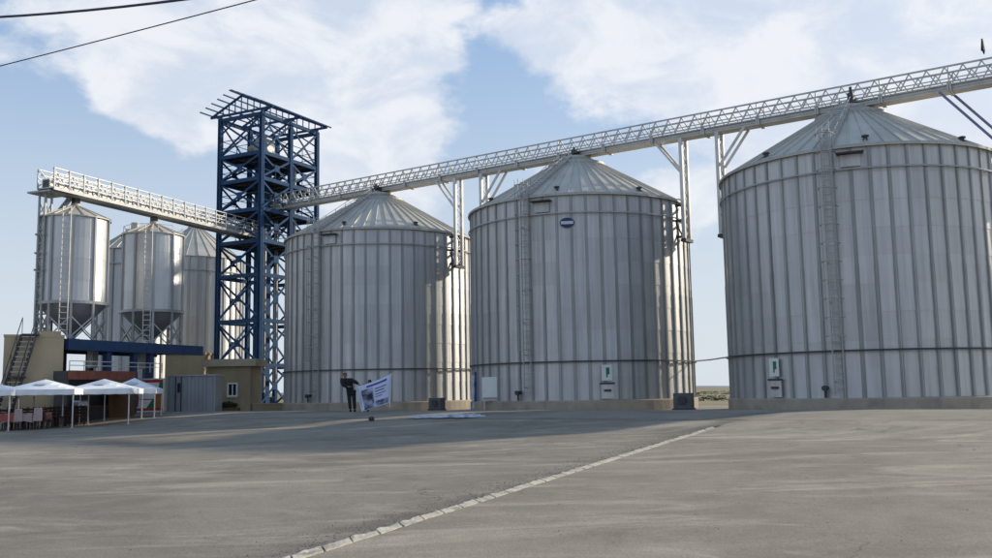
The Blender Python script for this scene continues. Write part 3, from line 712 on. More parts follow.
# lattice mast carrying the outer end of the gallery
mp_ = pix(41.5, 300, 49.6); mz = EYE-1.0
mast = thing('lattice_mast', (mp_.x, mp_.y, mz), lrz, 'slim grey lattice mast at the far left under the gallery end', 'mast')
MH = lz0-mz-.1
for x, y in ((0,0),(.42,0),(.42,.42),(0,.42)): MB().box(x-.045, x+.045, y-.045, y+.045, 0, MH).build('leg', M['stiff'], mast)
z = .2; k = 0
while z < MH-.6:
    q = [(0,0),(.42,0),(.42,.42),(0,.42)]
    b = MB()
    for i in range(4):
        p0, p1 = q[i], q[(i+1) % 4]; b.bar((*p0,z), (*p1,z), .045)
        b.bar((*(p0 if k % 2 else p1), z), (*(p1 if k % 2 else p0), z+.75), .04)
    b.build('lacing', M['stiff'], mast); z += .75; k += 1
MB().bar((.2,.2,MH-1.9), (1.7,.2,MH-.02), .12).bar((.2,-.05,MH-1.9), (1.7,-.05,MH-.02), .12).build('strut', M['steel'], mast)
cf = MB()
for z_ in (MH-4.2, MH-3.3, MH-2.3): cf.box(-.12, .85, -.10, -.04, z_, z_+.1).box(-.12, .85, .46, .52, z_, z_+.1)
cf.bar((.5,-.07,MH-4.1), (.9,-.07,MH-2.3), .08).bar((.5,.49,MH-4.1), (.9,.49,MH-2.3), .08).build('clamp_frame', M['stiff'], mast)
MB().box(-.3, 1.2, -.6, 1.0, MH-.02, MH+.07).build('head_plate', M['stiff'], mast)

# ---------------------------------------------------------------- round silos behind the bins
def back_silo(px, D, r, eave, apex, label):
    p = Vector((math.tan(math.atan((px-496)/FPX))*1., 1)); p = p.normalized()*D; gzz = EYE-1.12
    e = thing('storage_silo', (p.x, p.y, gzz), RZ, label, 'silo', 'round silos behind the hopper bins'); z = lambda q: EYE+q-gzz
    ns = int(2*PI*r/.74/2)*2; nc = 5; ch = z(eave)/nc
    me = MB()
    for k in range(3):
        A, B = -2*PI/ns+4*PI/ns*k/3, -2*PI/ns+4*PI/ns*(k+1)/3
        c = [((r-.02)*math.cos(A),(r-.02)*math.sin(A)),(r*math.cos(A),r*math.sin(A)),(r*math.cos(B),r*math.sin(B)),((r-.02)*math.cos(B),(r-.02)*math.sin(B))]
        me.hexa([(x*1.002,y*1.002,0) for x, y in c], [(x,y,ch+.01) for x, y in c])
    me = me.mesh('wall_sheet', M['galv'])
    for c in range(nc):
        for k in range(ns//2): link('wall_sheet', me, e, (0,0,c*ch), 4*PI*k/ns)
    sm = MB().box(r-.01, r+.08, -.10, .10, 0, z(eave)).mesh('stiffener', M['stiff'])
    for k in range(ns): link('stiffener', sm, e, (0,0,0), 2*PI*k/ns)
    for q in (.12, .90): MB().lathe([(r+.08,z(eave)*q),(r+.15,z(eave)*q),(r+.15,z(eave)*q+.07),(r+.08,z(eave)*q+.07)], 64).build('wind_ring', M['stiff'], e)
    rf = MB().lathe([(r,z(eave)-.04),(.5,z(apex)-.05),(.5,z(apex)-.3)], 32).build('roof', M['roofm'], e); n = 28
    rm_ = roof_panel_mesh(r, z(eave), z(apex), .55, n, .14)
    for k in range(n): link('roof_panel', rm_, rf, (0,0,0), 2*PI*k/n)
    MB().lathe([(.62,z(apex)-.1),(.62,z(apex)+.18),(.3,z(apex)+.25),(.3,z(apex)+.7),(.01,z(apex)+.72)], 20).build('collar', M['steel'], rf)
    return e
back_silo(192, 84, 4.05, 11.4, 14.2, 'round ribbed silo with beige cone roof between second bin and tower')
back_silo(131, 74, 2.65, 10.6, 12.1, 'narrow ribbed silo mostly hidden behind and between the two hopper bins')

# ---------------------------------------------------------------- beige stair house at left
cr = Vector((-22.15, 48.35)); vr = Vector((-22.15, 48.35)).normalized(); ld = Vector((-vr.y, vr.x)) * 1.0
if ld.x > 0: ld = -ld
hw_ = 2.72; org = cr + ld*hw_; brz = math.atan2(-ld.y, -ld.x); hz0 = gz(org.x, org.y)-.25
bh = thing('stair_house', (org.x, org.y, hz0), brz, 'blank beige rendered block at left with steel stair on its face', 'building')
HT = EYE+3.22-hz0
MB().box(0, hw_, 0, 3.0, 0, HT-.12).build('wall', M['beige'], bh)
MB().box(-.03, hw_+.03, -.03, 3.03, HT-.12, HT).build('parapet', M['beige'], bh)
MB().box(1.55, hw_-.15, .3, 2.6, HT, HT+.2).build('upstand', M['beige'], bh)
stt = thing('steel_stair', (org.x, org.y, hz0), brz, 'dark steel stair climbing the face of the beige block', 'stair')
sa_, sb_ = Vector((.02, -1.05, .28)), Vector((1.12, -.42, HT-.02))
for dx in (-.31, .31):
    MB().bar(sa_+Vector((dx,0,0)), sb_+Vector((dx,0,0)), .05, .16).build('stringer', M['dark'], stt)
    MB().bar(sa_+Vector((dx,0,.85)), sb_+Vector((dx,0,.85)), .035).build('handrail', M['dark'], stt)
    for k in range(6):
        p_ = sa_.lerp(sb_, k/5)+Vector((dx,0,0)); MB().bar(p_, p_+Vector((0,0,.85)), .03).build('baluster', M['dark'], stt)
for k in range(18):
    p_ = sa_.lerp(sb_, (k+.5)/18); MB().box(p_.x-.30, p_.x+.30, p_.y-.10, p_.y+.10, p_.z-.015, p_.z+.025).build('tread', M['stiff'], stt)
MB().box(.30, 1.05, -.95, -.02, HT*.55, HT*.55+.07).build('landing', M['dark'], stt)
MB().box(.8, 1.6, -.50, -.04, HT-.06, HT+.02).build('top_landing', M['dark'], stt)
for q in (.12, .6): p_ = sa_.lerp(sb_, q); MB().bar((p_.x-.3,p_.y,0), (p_.x-.3,p_.y,p_.z), .06).build('prop', M['dark'], stt)

# ---------------------------------------------------------------- kiosk, cabin, low building, banner
def place(p, dz=0): return (p.x, p.y, gz(p.x, p.y)+dz)
ka, kb2 = Vector((-21.42, 47.3)), Vector((-19.72, 51.7)); kdv = (kb2-ka).normalized(); kl = (kb2-ka).length; kz = gz(ka.x, ka.y)-.1
kio = thing('kiosk', (ka.x, ka.y, kz), math.atan2(kdv.y, kdv.x), 'dark open-fronted kiosk with red-brown fascia behind the white tents', 'kiosk')
KH = EYE+1.38-kz
MB().box(0, kl, .75, .85, 0, KH-.45).build('back_wall', M['dark'], kio)
MB().box(0, .1, 0, .75, 0, KH-.45).build('side_wall', M['dark'], kio); MB().box(kl-.1, kl, 0, .75, 0, KH-.45).build('side_wall', M['brown'], kio)
for k in range(7): MB().box(kl*k/7+.006, kl*(k+1)/7-.006, -.05, .0, KH-.45, KH).build('fascia_board', M['redbrown'], kio)
MB().box(-.03, kl+.03, 0., .9, KH-.45, KH-.02).build('roof', M['dark'], kio)
for k in range(9): MB().box(kl*.60+kl*.40*k/9+.004, kl*.60+kl*.40*(k+1)/9-.004, -.03, .03, 0, KH-.46).build('plank', M['brown'], kio)
MB().box(.1, kl*.6, .0, .5, .95, 1.0).build('counter', M['brown'], kio); MB().box(.1, kl*.6, .05, .1, .1, .95).build('counter_front', M['dark'], kio)
rl = MB()
for h in (.28, .5): rl.bar((.2,.1,KH-.02+h), (kl+2.2,.1,KH-.02+h), .04)
for k in range(8): rl.bar((.2+(kl+2)*k/7,.1,KH-.04), (.2+(kl+2)*k/7,.1,KH+.5), .035)
rl.build('roof_railing', M['steel_lt'], kio)
# small white carton on the counter
wb = Vector((ka.x, ka.y)) + kdv*1.2 + Vector((kdv.y, -kdv.x))*(-.25)
ct = thing('carton', (wb.x, wb.y, kz+1.0), math.atan2(kdv.y, kdv.x), 'small white carton on the dark kiosk counter', 'carton')
MB().box(-.32, .32, -.14, .14, 0, .2).build('carton_body', M['whitep'], ct)
for s in (-1, 1): MB().hexa([(-.32,s*.14-.004,.2),(.32,s*.14-.004,.2),(.32,s*.14+.004,.2),(-.32,s*.14+.004,.2)], [(-.32,s*.24-.004,.27),(.32,s*.24-.004,.27),(.32,s*.24+.004,.27),(-.32,s*.24+.004,.27)]).build('flap', M['whitep'], ct)
# printed banner on a frame
b0, b1 = pix(134, 411, 54.3), pix(163.5, 411, 54.0); bz0 = gz(b0.x, b0.y); bwid = (b1-b0).xy.length
bn = thing('banner_stand', (b0.x, b0.y, bz0-.05), math.atan2((b1-b0).y, (b1-b0).x), 'framed white banner with red and green print left of the grey cabin', 'banner'); BH = EYE+1.02-bz0+.05
fr = MB()
for x in (0, bwid): fr.box(x-.03, x+.03, 0, .06, 0, BH+.02)
fr.box(0, bwid, 0, .06, BH-.04, BH+.02).box(0, bwid, 0, .06, .1, .16); fr.build('frame', M['steel_lt'], bn)
pr = MB().box(.03, bwid-.03, -.012, -.002, .16, BH-.04).build('print_panel', M['whitep'], bn)
def flat(pts, mat, lay=1):
    mb = MB(); i = .012+.0025*lay; mb.v = [(x*bwid, -i, .16+(BH-.2)*y) for x, y in pts]; mb.f = [tuple(range(len(pts)))]; mb.m = [0]; return mb.build('print', mat, pr)
flat([(.03,.90),(.97,.90),(.97,.99),(.03,.99)], M['red']); flat([(.03,.02),(.97,.02),(.97,.10),(.03,.10)], M['red'])
for y in (.36, .58, .76): flat([(.2,y),(.72,y),(.76,y+.03),(.2,y+.035)], M['red'])
flat([(.42,.10),(.78,.10),(.80,.42),(.62,.38)], M['green'], 2); flat([(.80,.60),(.97,.60),(.97,.9),(.84,.9)], M['green'])
flat([(.70,.42),(.74,.60),(.83,.72),(.93,.60),(.96,.10),(.72,.10)], M['orange'], 3); flat([(.78,.66),(.85,.80),(.93,.66),(.86,.60)], M['dark'], 4)
flat([(.03,.12),(.14,.14),(.16,.45),(.08,.62),(.03,.55)], M['red'], 2)
# grey sheet cabin
c0, c1 = pix(167, 411, 56.5), pix(214.5, 410.5, 56.5); cz = gz(c1.x, c1.y)-.1; cw = (c1-c0).xy.length
cab = thing('sheet_metal_cabin', (c0.x, c0.y, cz), 0, 'grey ribbed sheet-metal cabin with narrow dark window and gate', 'cabin'); CHt = EYE+1.23-cz
MB().box(.05, cw-.02, .05, 1.6, 0, CHt-.03).build('wall', M['greymet'], cab)
xs = [0, .49, .82, 1.3, 1.75, 2.22, cw]
for i in range(6):
    pn = MB().box(xs[i]+.02, xs[i+1]-.02, .0, .05, .05, CHt-.06)
    pn.box(xs[i]+.10, xs[i]+.14, -.03, .0, .05, CHt-.06).box(xs[i+1]-.14, xs[i+1]-.10, -.03, .0, .05, CHt-.06); pn.build('panel', M['greymet'], cab)
for x in xs: MB().box(x-.03, x+.03, -.04, .02, 0, CHt-.05).build('rib', M['dark'] if x in (xs[1], xs[2]) else M['stiff'], cab)
MB().box(-.05, cw+.05, -.08, 1.65, CHt-.05, CHt+.04).build('roof', M['stiff'], cab)
MB().box(.60, .76, -.045, .0, CHt*.55, CHt*.80).build('window', M['glass'], cab)
# low ochre building with slab roof
q0 = pix(207, 409, 60.6); q1 = pix(250, 409, 60.6); lz_ = gz(q1.x, q1.y)-.1; lw = (q1-q0).xy.length
lbd = thing('gate_house', (q0.x, q0.y, lz_), 0, 'low ochre building with overhanging flat roof and one white window', 'building'); LH = EYE+2.30-lz_
wx0, wx1, wz0, wz1 = 1.27, 1.93, EYE-.08-lz_, EYE+.80-lz_
wl = MB().box(0, wx0, 0, .2, 0, LH-.46).box(wx1, lw, 0, .2, 0, LH-.46).box(wx0, wx1, 0, .2, 0, wz0).box(wx0, wx1, 0, .2, wz1, LH-.46).box(0, .2, .2, 2.6, 0, LH-.46).box(lw-.2, lw, .2, 2.6, 0, LH-.46).box(.2, lw-.2, 2.4, 2.6, 0, LH-.46); wl.build('wall', M['beige2'], lbd)
MB().box(-.3, lw+.42, -.4, 2.8, LH-.46, LH).build('roof', M['slab'], lbd)
wi = MB().box(wx0, wx0+.09, -.04, .1, wz0, wz1).box(wx1-.09, wx1, -.04, .1, wz0, wz1).box(wx0+.09, wx1-.09, -.04, .1, wz0, wz0+.09).box(wx0+.09, wx1-.09, -.04, .1, wz1-.09, wz1).box((wx0+wx1)/2-.03, (wx0+wx1)/2+.03, -.02, .08, wz0+.09, wz1-.09).build('window', M['whitep'], lbd)
for s in (0, 1): MB().box((wx0+.09) if s == 0 else (wx0+wx1)/2+.03, (wx0+wx1)/2-.03 if s == 0 else wx1-.09, .03, .05, wz0+.09, wz1-.09).build('pane', M['glass'], wi)
MB().box(wx0-.05, wx1+.05, -.08, 0, wz0-.07, wz0-.002).build('sill', M['slab'], lbd)
# taller ochre block behind the platform end
q0 = pix(164, 409, 63.2); q1 = pix(203, 409, 63.2); w2 = (q1-q0).xy.length; z2 = gz(q0.x, q0.y)-.2
tb2 = thing('plant_room', (q0.x, q0.y, z2), 0, 'ochre rendered plant room standing behind the grey cabin', 'building'); H2 = EYE+2.9-z2
MB().box(0, w2, 0, 2.0, 0, H2-.15).build('wall', M['beige2'], tb2); MB().box(-.06, w2+.06, -.06, 2.06, H2-.15, H2).build('parapet', M['beige2'], tb2)
# planter hedge under the window and low wall by the tower
def leafball(mb, c, rx, ry, rz, n, size):
    for _ in range(n):
        while True:
            v = Vector((random.uniform(-1,1), random.uniform(-1,1), random.uniform(-1,1)))
            if v.length <= 1: break
        p = Vector((c[0]+v.x*rx, c[1]+v.y*ry, c[2]+v.z*rz)); a = Vector((random.gauss(0,1),random.gauss(0,1),random.gauss(0,1))).normalized(); b = a.cross(Vector((random.gauss(0,1),random.gauss(0,1),random.gauss(0,1)))).normalized()
        s = size*random.uniform(.6,1.4); mb.quad(p-a*s, p+b*s*.45, p+a*s, p-b*s*.45)
hq = pix(228, 409, 60.0)
hd = thing('hedge_planter', (hq.x, hq.y, gz(hq.x, hq.y)-.02), 0, 'low brown planter with dark shrubs under the white window', 'planter')
mb = MB()
leafball(mb, (0,0,.45), .65, .2, .25, 700, .06); mb.build('shrub', M['hedge'], hd)
MB().box(-.7,.7,-.24,-.2,0,.3).box(-.7,.7,.2,.24,0,.3).box(-.7,-.66,-.2,.2,0,.3).box(.66,.7,-.2,.2,0,.3).box(-.66,.66,-.2,.2,0,.24).build('box', M['brown'], hd)
w0 = pix(252, 410, 61.0); w1 = pix(284, 410, 61.5)
lw_ = thing('low_wall', (w0.x, w0.y, gz(w0.x, w0.y)-.1), math.atan2((w1-w0).y, (w1-w0).x), 'low olive-brown wall between the gate house and the far silo', 'wall')
MB().box(0, (w1-w0).xy.length, 0, .25, 0, .55).build('wall_body', M['beige2'], lw_); MB().box(-.03, (w1-w0).xy.length+.0, -.04, .29, .55, .63).build('coping', M['slab'], lw_)

# ---------------------------------------------------------------- white tents
def make_tent(px, depth, rz, label, w=3.05, peak=378.9):
    p = pix(px, 400, depth); zg = gz(p.x, p.y); e = thing('canopy_tent', (p.x, p.y, zg), rz, label, 'tent', 'white market tents at the left')
    zv = EYE+.17-zg; ze = zv+.24; zp = pix(px, peak, depth).z-zg; h = w/2
    mb = MB(); n = 8; g = {}
    for i in range(n+1):
        for j in range(n+1):
            x, y = -h+w*i/n, -h+w*j/n; d = max(abs(x), abs(y))/h; k = (1-d)
            z = ze+(zp-ze)*(k**1.12) - .05*(1-d)*d*4*abs(abs(x)-abs(y))/h
            g[i,j] = len(mb.v); mb.v.append((x, y, z))
    for i in range(n):
        for j in range(n): mb.f.append((g[i,j], g[i+1,j], g[i+1,j+1], g[i,j+1])); mb.m.append(0)
    cn = mb.build('canopy', M['white'], e)
    so_ = cn.modifiers.new('thickness', 'SOLIDIFY'); so_.thickness = .015
    for k in range(4):
        v = MB(); m = 10; c, s = math.cos(k*PI/2), math.sin(k*PI/2)
        for i in range(m):
            xa, xb = -h+w*i/m, -h+w*(i+1)/m; za, zb = (zv-.02*((i) % 2)), (zv-.02*((i+1) % 2))
            ya = -h-.004-.03*((i) % 2); yb = -h-.004-.03*((i+1) % 2)
            q = [(xa,ya,za),(xb,yb,zb),(xb,-h-.004,ze+.004),(xa,-h-.004,ze+.004)]
            v.quad(*[(x*c-y*s, x*s+y*c, z) for x, y, z in q])
        vo = v.build('valance', M['white'], e); vo.modifiers.new('thickness', 'SOLIDIFY').thickness = .01
    for sx in (-1, 1):
        for sy in (-1, 1):
            x, y = sx*(h-.05), sy*(h-.05); wx = p.x+x*math.cos(rz)-y*math.sin(rz); wy = p.y+x*math.sin(rz)+y*math.cos(rz); zl = gz(wx, wy)-zg
            MB().box(x-.025, x+.025, y-.025, y+.025, zl, ze-.01).box(x-.07, x+.07, y-.07, y+.07, zl, zl+.02).build('pole', M['steel_lt'], e)
    tr = MB()
    for sx in (-1, 1):
        tr.bar((sx*(h-.05),-h+.05,ze-.08), (sx*(h-.05),h-.05,ze-.08), .03); tr.bar((-h+.05,sx*(h-.05),ze-.08), (h-.05,sx*(h-.05),ze-.08), .03)
    tr.build('truss_bar', M['steel_lt'], e)
    # faint printed mark on the roof slope facing the yard
    lg = MB(); sl_ = (zp-ze)/h
    pts = []
    for k in range(14):
        a = 2*PI*k/14; x, y = .30*math.cos(a), -h*.50+.14*math.sin(a); d = max(abs(x), abs(y))/h; pts.append((x, y, ze+(zp-ze)*((1-d)**1.12)+.03))
    lg.v = pts; lg.f = [tuple(range(14))]; lg.m = [0]; lg.build('printed_mark', M['logow'], cn)
    return e
make_tent(-12, 43.3, .12, 'white market tent cut off by the left edge of the picture', peak=382.5)
make_tent(45, 44.3, .20, 'white market tent in front of the beige block', w=3.25, peak=379.3)
make_tent(104, 46.4, .16, 'white market tent in front of the dark kiosk')
make_tent(134, 49.6, .2, 'white market tent furthest right, before the framed banner', w=2.5, peak=378.0)

# chairs and tables under the tents
def make_chair():
    e = thing('chair', (0,0,0), 0, 'x', 'chair')
    for sx in (-1, 1):
        MB().bar((sx*.2,-.2,0), (sx*.19,-.19,.45), .04).build('leg', M['chair'], e); MB().bar((sx*.2,.22,0), (sx*.19,.2,.46), .04).build('leg', M['chair'], e)
        MB().bar((sx*.19,.2,.44), (sx*.19,.27,.98), .04).build('back_post', M['chair'], e)
    MB().box(-.22,.22,-.22,.22,.44,.49).build('seat', M['chair'], e)
    for z in (.60, .74, .88): MB().bar((-.19,.215+.1*(z-.49),z), (.19,.215+.1*(z-.49),z), .025, .10).build('back_slat', M['chair'], e)
    return e
chp = make_chair(); first = True
cgroup = 'dark chairs around the tables under the tents'
spots = [(2,43.2,0),(9,43.5,0),(15.5,43.2,0),(22,43.7,0),(29,43.4,0),(35.5,43.6,0),(41,43.4,0),(48,44.6,.2),(53,44.9,.1),(58.5,44.7,.2),(61,45.6,.1),(70,46.0,.3),(75,46.3,0),(80,46.2,.2)]
names = ['first','second','third','fourth','fifth','sixth','seventh']
for i, (px, dp, rz) in enumerate(spots):
    c = chp if first else copy_tree(chp); first = False
    p = pix(px, 415, dp); c.location = (p.x, p.y, gz(p.x, p.y)); c.rotation_euler.z = rz+.1
    if i < 7: lb2 = f'dark red chair, {names[i]} from the left behind the cloth-covered tables'
    elif i < 11: lb2 = f'dark red chair in the cluster right of the tables, {names[i-7]} from left'
    else: lb2 = f'dark red chair before the dark kiosk, {names[i-11]} from left'
    tag(c, lb2, 'chair', cgroup)
def make_table(px, dp, rz, label, mat, cloth_label):
    p = pix(px, 415, dp); e = thing('table', (p.x, p.y, gz(p.x, p.y)), rz, label, 'table', 'cloth-covered tables under the tents'); w, d = .62, .38
    MB().box(-w,w,-d,d,.70,.74).build('table_top', M['brown'], e)
    for sx in (-1,1):
        for sy in (-1,1): MB().box(sx*(w-.08)-.025,sx*(w-.08)+.025,sy*(d-.08)-.025,sy*(d-.08)+.025,0,.70).build('leg', M['dark'], e)
    mb = MB(); n = 20; prof = []
    per = []
    for k in range(n*4):
        s, q = divmod(k, n); q = q/n*2-1; x, y = [(q*w,-d),(w,q*d),(-q*w,d),(-w,-q*d)][s]; per.append((x, y))
    N_ = len(per)
    for r, (f_, z) in enumerate(((1.0,.748),(1.01,.74),(1.04,.55),(1.07,.32))):
        for k, (x, y) in enumerate(per):
            wv = 1+.05*math.sin(k*1.1)*(r/3); zz = z-(.10*abs(math.sin(k*PI/n)) if r == 3 else 0)*-1
            mb.v.append((x*f_*wv, y*f_*wv, zz))
    for r in range(3):
        for k in range(N_): mb.f.append((r*N_+k, r*N_+(k+1) % N_, (r+1)*N_+(k+1) % N_, (r+1)*N_+k)); mb.m.append(0)
    mb.f.append(tuple(range(N_))); mb.m.append(0)
    cl = tag(mb.build('tablecloth', mat), cloth_label, 'tablecloth', 'tablecloths'); cl.location = e.location; cl.rotation_euler.z = rz
    cl.modifiers.new('thickness', 'SOLIDIFY').thickness = -.006
    return e
make_table(7, 42.7, .1, 'table with red cloth near the left edge', M['redcloth'], 'red cloth draped over the table at the left edge')
make_table(21, 42.8, .1, 'table with pale pinkish cloth between the other two tables', M['pinkcloth'], 'pale pinkish cloth draped over the middle table')
make_table(34, 42.9, .12, 'table with dark red cloth, right of the pale-clothed table', M['chair'], 'dark red cloth draped over the right-hand table')
# white shirts-like seat covers on two chairs
for px, lbx in ((18.5, 'white cover hung over a chair back, left of two'), (38, 'white cover hung over a chair back, right of two')):
    p = pix(px, 412, 42.35); zc = gz(p.x, p.y)
    e = thing('chair_cover', (p.x, p.y, zc+.5), .1, lbx, 'cover', 'white chair covers'); mb = MB()
    mb.hexa([(-.20,-.06,-.12),(.20,-.05,-.12),(.19,.02,-.12),(-.19,.02,-.12)], [(-.17,-.03,.46),(.17,-.03,.46),(.16,.03,.46),(-.16,.03,.46)]); o = mb.build('cover_cloth', M['pinkcloth'], e); bv = o.modifiers.new('round', 'BEVEL'); bv.width = .04; bv.segments = 3

# ---------------------------------------------------------------- people holding up a banner
def skin_obj(name, chains, mat, parent, sub=2, root=0):
    """chains: list of [(co, radius), ...]; equal coordinates are shared"""
    vs = []; rad = []; ed = []; idx = {}
    for ch in chains:
        pr = None
        for co, r in ch:
            k = tuple(round(c, 4) for c in co)
            if k not in idx: idx[k] = len(vs); vs.append(k); rad.append(r)
            i = idx[k]
            if pr is not None and pr != i: ed.append((pr, i))
            pr = i
    me = bpy.data.meshes.new(name); me.from_pydata(vs, ed, []); me.materials.append(mat); o = link(name, me, parent)
    bq = bmesh.new(); bq.from_mesh(me); sk = bq.verts.layers.skin.verify(); bq.verts.ensure_lookup_table()
    for i, r in enumerate(rad): bq.verts[i][sk].radius = (r, r)
    bq.verts[root][sk].use_root = True
    bq.to_mesh(me); bq.free()
    md = o.modifiers.new('skin', 'SKIN'); md.use_smooth_shade = True
    ss = o.modifiers.new('smooth', 'SUBSURF'); ss.levels = sub; ss.render_levels = sub
    return o
def person(loc, rz, label, J, coat):
    e = thing('person', loc, rz, label, 'person', 'people with the banner')
    pel, che, nek, hed, top = J['pelvis'], J['chest'], J['neck'], J['head'], J['top']
    ch = [[(pel,.13),(J['belly'],.125),(che,.15),(nek,.055),(hed,.088),(top,.075)]]
    for s in 'lr':
        ch.append([(che,.15),(J['sh'+s],.07),(J['el'+s],.045),(J['wr'+s],.03),(J['hand'+s],.042)])
        ch.append([(pel,.13),(J['hip'+s],.095),(J['kn'+s],.06),(J['an'+s],.042),(J['toe'+s],.04)])
    body = skin_obj('body', ch, M['skin'], e)
    cj = [[(tuple(Vector(pel)-Vector((0,0,.14))),.16),(pel,.18),(J['belly'],.19),(che,.20),(tuple(Vector(che).lerp(Vector(nek), .75)),.09)]]
    for s in 'lr': cj.append([(che,.20),(J['sh'+s],.12),(J['el'+s],.09),(tuple(Vector(J['el'+s]).lerp(Vector(J['wr'+s]),.92)),.055)])
    skin_obj('jacket', cj, coat, body, root=1)
    ct = []
    for s in 'lr': ct.append([(pel,.15),(J['hip'+s],.12),(J['kn'+s],.085),(tuple(Vector(J['kn'+s]).lerp(Vector(J['an'+s]),.93)),.07)])
    skin_obj('trousers', ct, M['denim'], body)
    h, t = Vector(hed), Vector(top); ax = (t-h).normalized()
    hm = MB(); pts = [h+ax*(-.02)+Vector((0,.035,0)), h+ax*.05+Vector((0,.02,0)), h+ax*.13]; hm.tube(pts, [.085,.105,.06], 12); ho = hm.build('hair', M['hair'], body, True); s_ = ho.modifiers.new('s','SUBSURF'); s_.levels = s_.render_levels = 1
    fc = Vector((0,-.095,0))
    nz_ = MB(); nz_.tube([h+fc+Vector((0,.01,.03)), h+fc+Vector((0,-.02,-.015)), h+fc+Vector((0,.005,-.03))], [.008,.016,.008], 6); nz_.build('nose', M['skin'], body, True)
    for s in (-1, 1):
        ey = MB(); ey.tube([h+Vector((s*.033,-.085,.03)), h+Vector((s*.033,-.095,.03))], .012, 8); ey.build('eye', M['black'], body)
        er = MB(); er.tube([h+Vector((s*.088,.0,.03)), h+Vector((s*.105,.01,.0)), h+Vector((s*.088,0,-.03))], [.012,.018,.010], 6); er.build('ear', M['skin'], body, True)
    mo = MB(); mo.box(h.x-.025, h.x+.025, h.y-.098, h.y-.088, h.z-.062, h.z-.052); mo.build('mouth', M['redbrown'], body)
    for s in 'lr':
        a, t2 = Vector(J['an'+s]), Vector(J['toe'+s]); d = (t2-a); d.z = 0; d.normalize()
        sh = MB(); sh.tube([a-d*.07+Vector((0,0,-.03)), a+d*.05+Vector((0,0,-.03)), a+d*.19+Vector((0,0,-.05))], [.05,.055,.035], 10); sh.build('shoe', M['black'], body, True)
        w, hn = Vector(J['wr'+s]), Vector(J['hand'+s]); d = (hn-w).normalized(); sd_ = d.cross(Vector((0,0,1))); sd_ = sd_.normalized() if sd_.length > .1 else Vector((1,0,0))
        for k, ln in enumerate((.065,.075,.07,.055)):
            b0_ = hn + d*.02 + sd_*(.018*(k-1.5)); MB().tube([b0_, b0_+d*ln*.6, b0_+d*ln*.8-Vector((0,0,ln*.4))], [.010,.009,.007], 6).build('finger', M['skin'], body, True)
        b0_ = w+d*.04; MB().tube([b0_+sd_*.025, b0_+sd_*.06+d*.03, b0_+sd_*.06+d*.06], [.011,.010,.008], 6).build('thumb', M['skin'], body, True)
    return e
pp = pix(351.5, 412, 46.2); pz = gz(pp.x, pp.y)
def J1(): return dict(pelvis=(-.02,0,.98), belly=(-.09,0,1.15), chest=(-.19,0,1.36), neck=(-.27,0,1.56), head=(-.29,-.02,1.69), top=(-.30,-.01,1.80),
    shl=(-.02,-.02,1.46), ell=(.22,-.14,1.36), wrl=(.36,-.24,1.26), handl=(.42,-.26,1.23), shr=(-.38,-.02,1.46), elr=(-.34,-.20,1.22), wrr=(-.08,-.34,1.16), handr=(-.01,-.36,1.16),
    hipl=(.09,0,.90), knl=(.13,-.06,.50), anl=(.14,.02,.09), toel=(.18,-.14,.04), hipr=(-.11,0,.90), knr=(-.08,-.07,.50), anr=(-.05,.02,.09), toer=(-.03,-.14,.04))
person((pp.x, pp.y, pz), 0, 'person in black coat leaning back and pulling the banner edge', J1(), M['black']).scale = (1.1, 1.1, 1.05)
p2 = pix(366, 412, 46.9)
def J2(): return dict(pelvis=(0,0,.86), belly=(.06,-.08,1.02), chest=(.14,-.16,1.18), neck=(.20,-.24,1.33), head=(.22,-.30,1.43), top=(.23,-.32,1.53),
    shl=(.32,-.16,1.22), ell=(.55,-.30,1.25), wrl=(.72,-.42,1.38), handl=(.76,-.45,1.43), shr=(-.04,-.16,1.24), elr=(-.12,-.36,1.06), wrr=(-.16,-.52,1.12), handr=(-.18,-.58,1.14),
    hipl=(.10,0,.80), knl=(.12,-.16,.45), anl=(.10,-.02,.09), toel=(.11,-.18,.04), hipr=(-.12,0,.80), knr=(-.16,-.14,.45), anr=(-.16,0,.09), toer=(-.16,-.16,.04))
person((p2.x, p2.y, gz(p2.x, p2.y)), 0, 'person in dark clothes bending behind the banner, legs showing below', J2(), M['bluecloth'])
# the banner
bm_ = bpy.data.materials.new('banner_print'); bm_.use_nodes = True; nt = bm_.node_tree; N = nt.nodes; L = nt.links; bs = N['Principled BSDF']; bs.inputs['Roughness'].default_value = .6
uv = N.new('ShaderNodeUVMap'); sp = N.new('ShaderNodeSeparateXYZ'); L.new(uv.outputs[0], sp.inputs[0])
def mth(op, a, b=None):
    n = N.new('ShaderNodeMath'); n.operation = op
    for i, v in enumerate((a, b)):
        if v is None: continue
        if isinstance(v, (int, float)): n.inputs[i].default_value = v
        else: L.new(v, n.inputs[i])
    return n.outputs[0]
def rect(x0, x1, y0, y1):
    u_, v_ = sp.outputs[0], sp.outputs[1]
    return mth('MULTIPLY', mth('MULTIPLY', mth('GREATER_THAN', u_, x0), mth('LESS_THAN', u_, x1)), mth('MULTIPLY', mth('GREATER_THAN', v_, y0), mth('LESS_THAN', v_, y1)))
nn = N.new('ShaderNodeTexNoise'); nn.inputs['Scale'].default_value = 3.2; nn.inputs['Detail'].default_value = 4; L.new(uv.outputs[0], nn.inputs['Vector'])
cr_ = N.new('ShaderNodeValToRGB'); cr_.color_ramp.elements[0].position = .38; cr_.color_ramp.elements[0].color = (.02,.025,.06,1); cr_.color_ramp.elements[1].position = .62; cr_.color_ramp.elements[1].color = (.42,.46,.62,1); L.new(nn.outputs[0], cr_.inputs[0])
cur_c = None
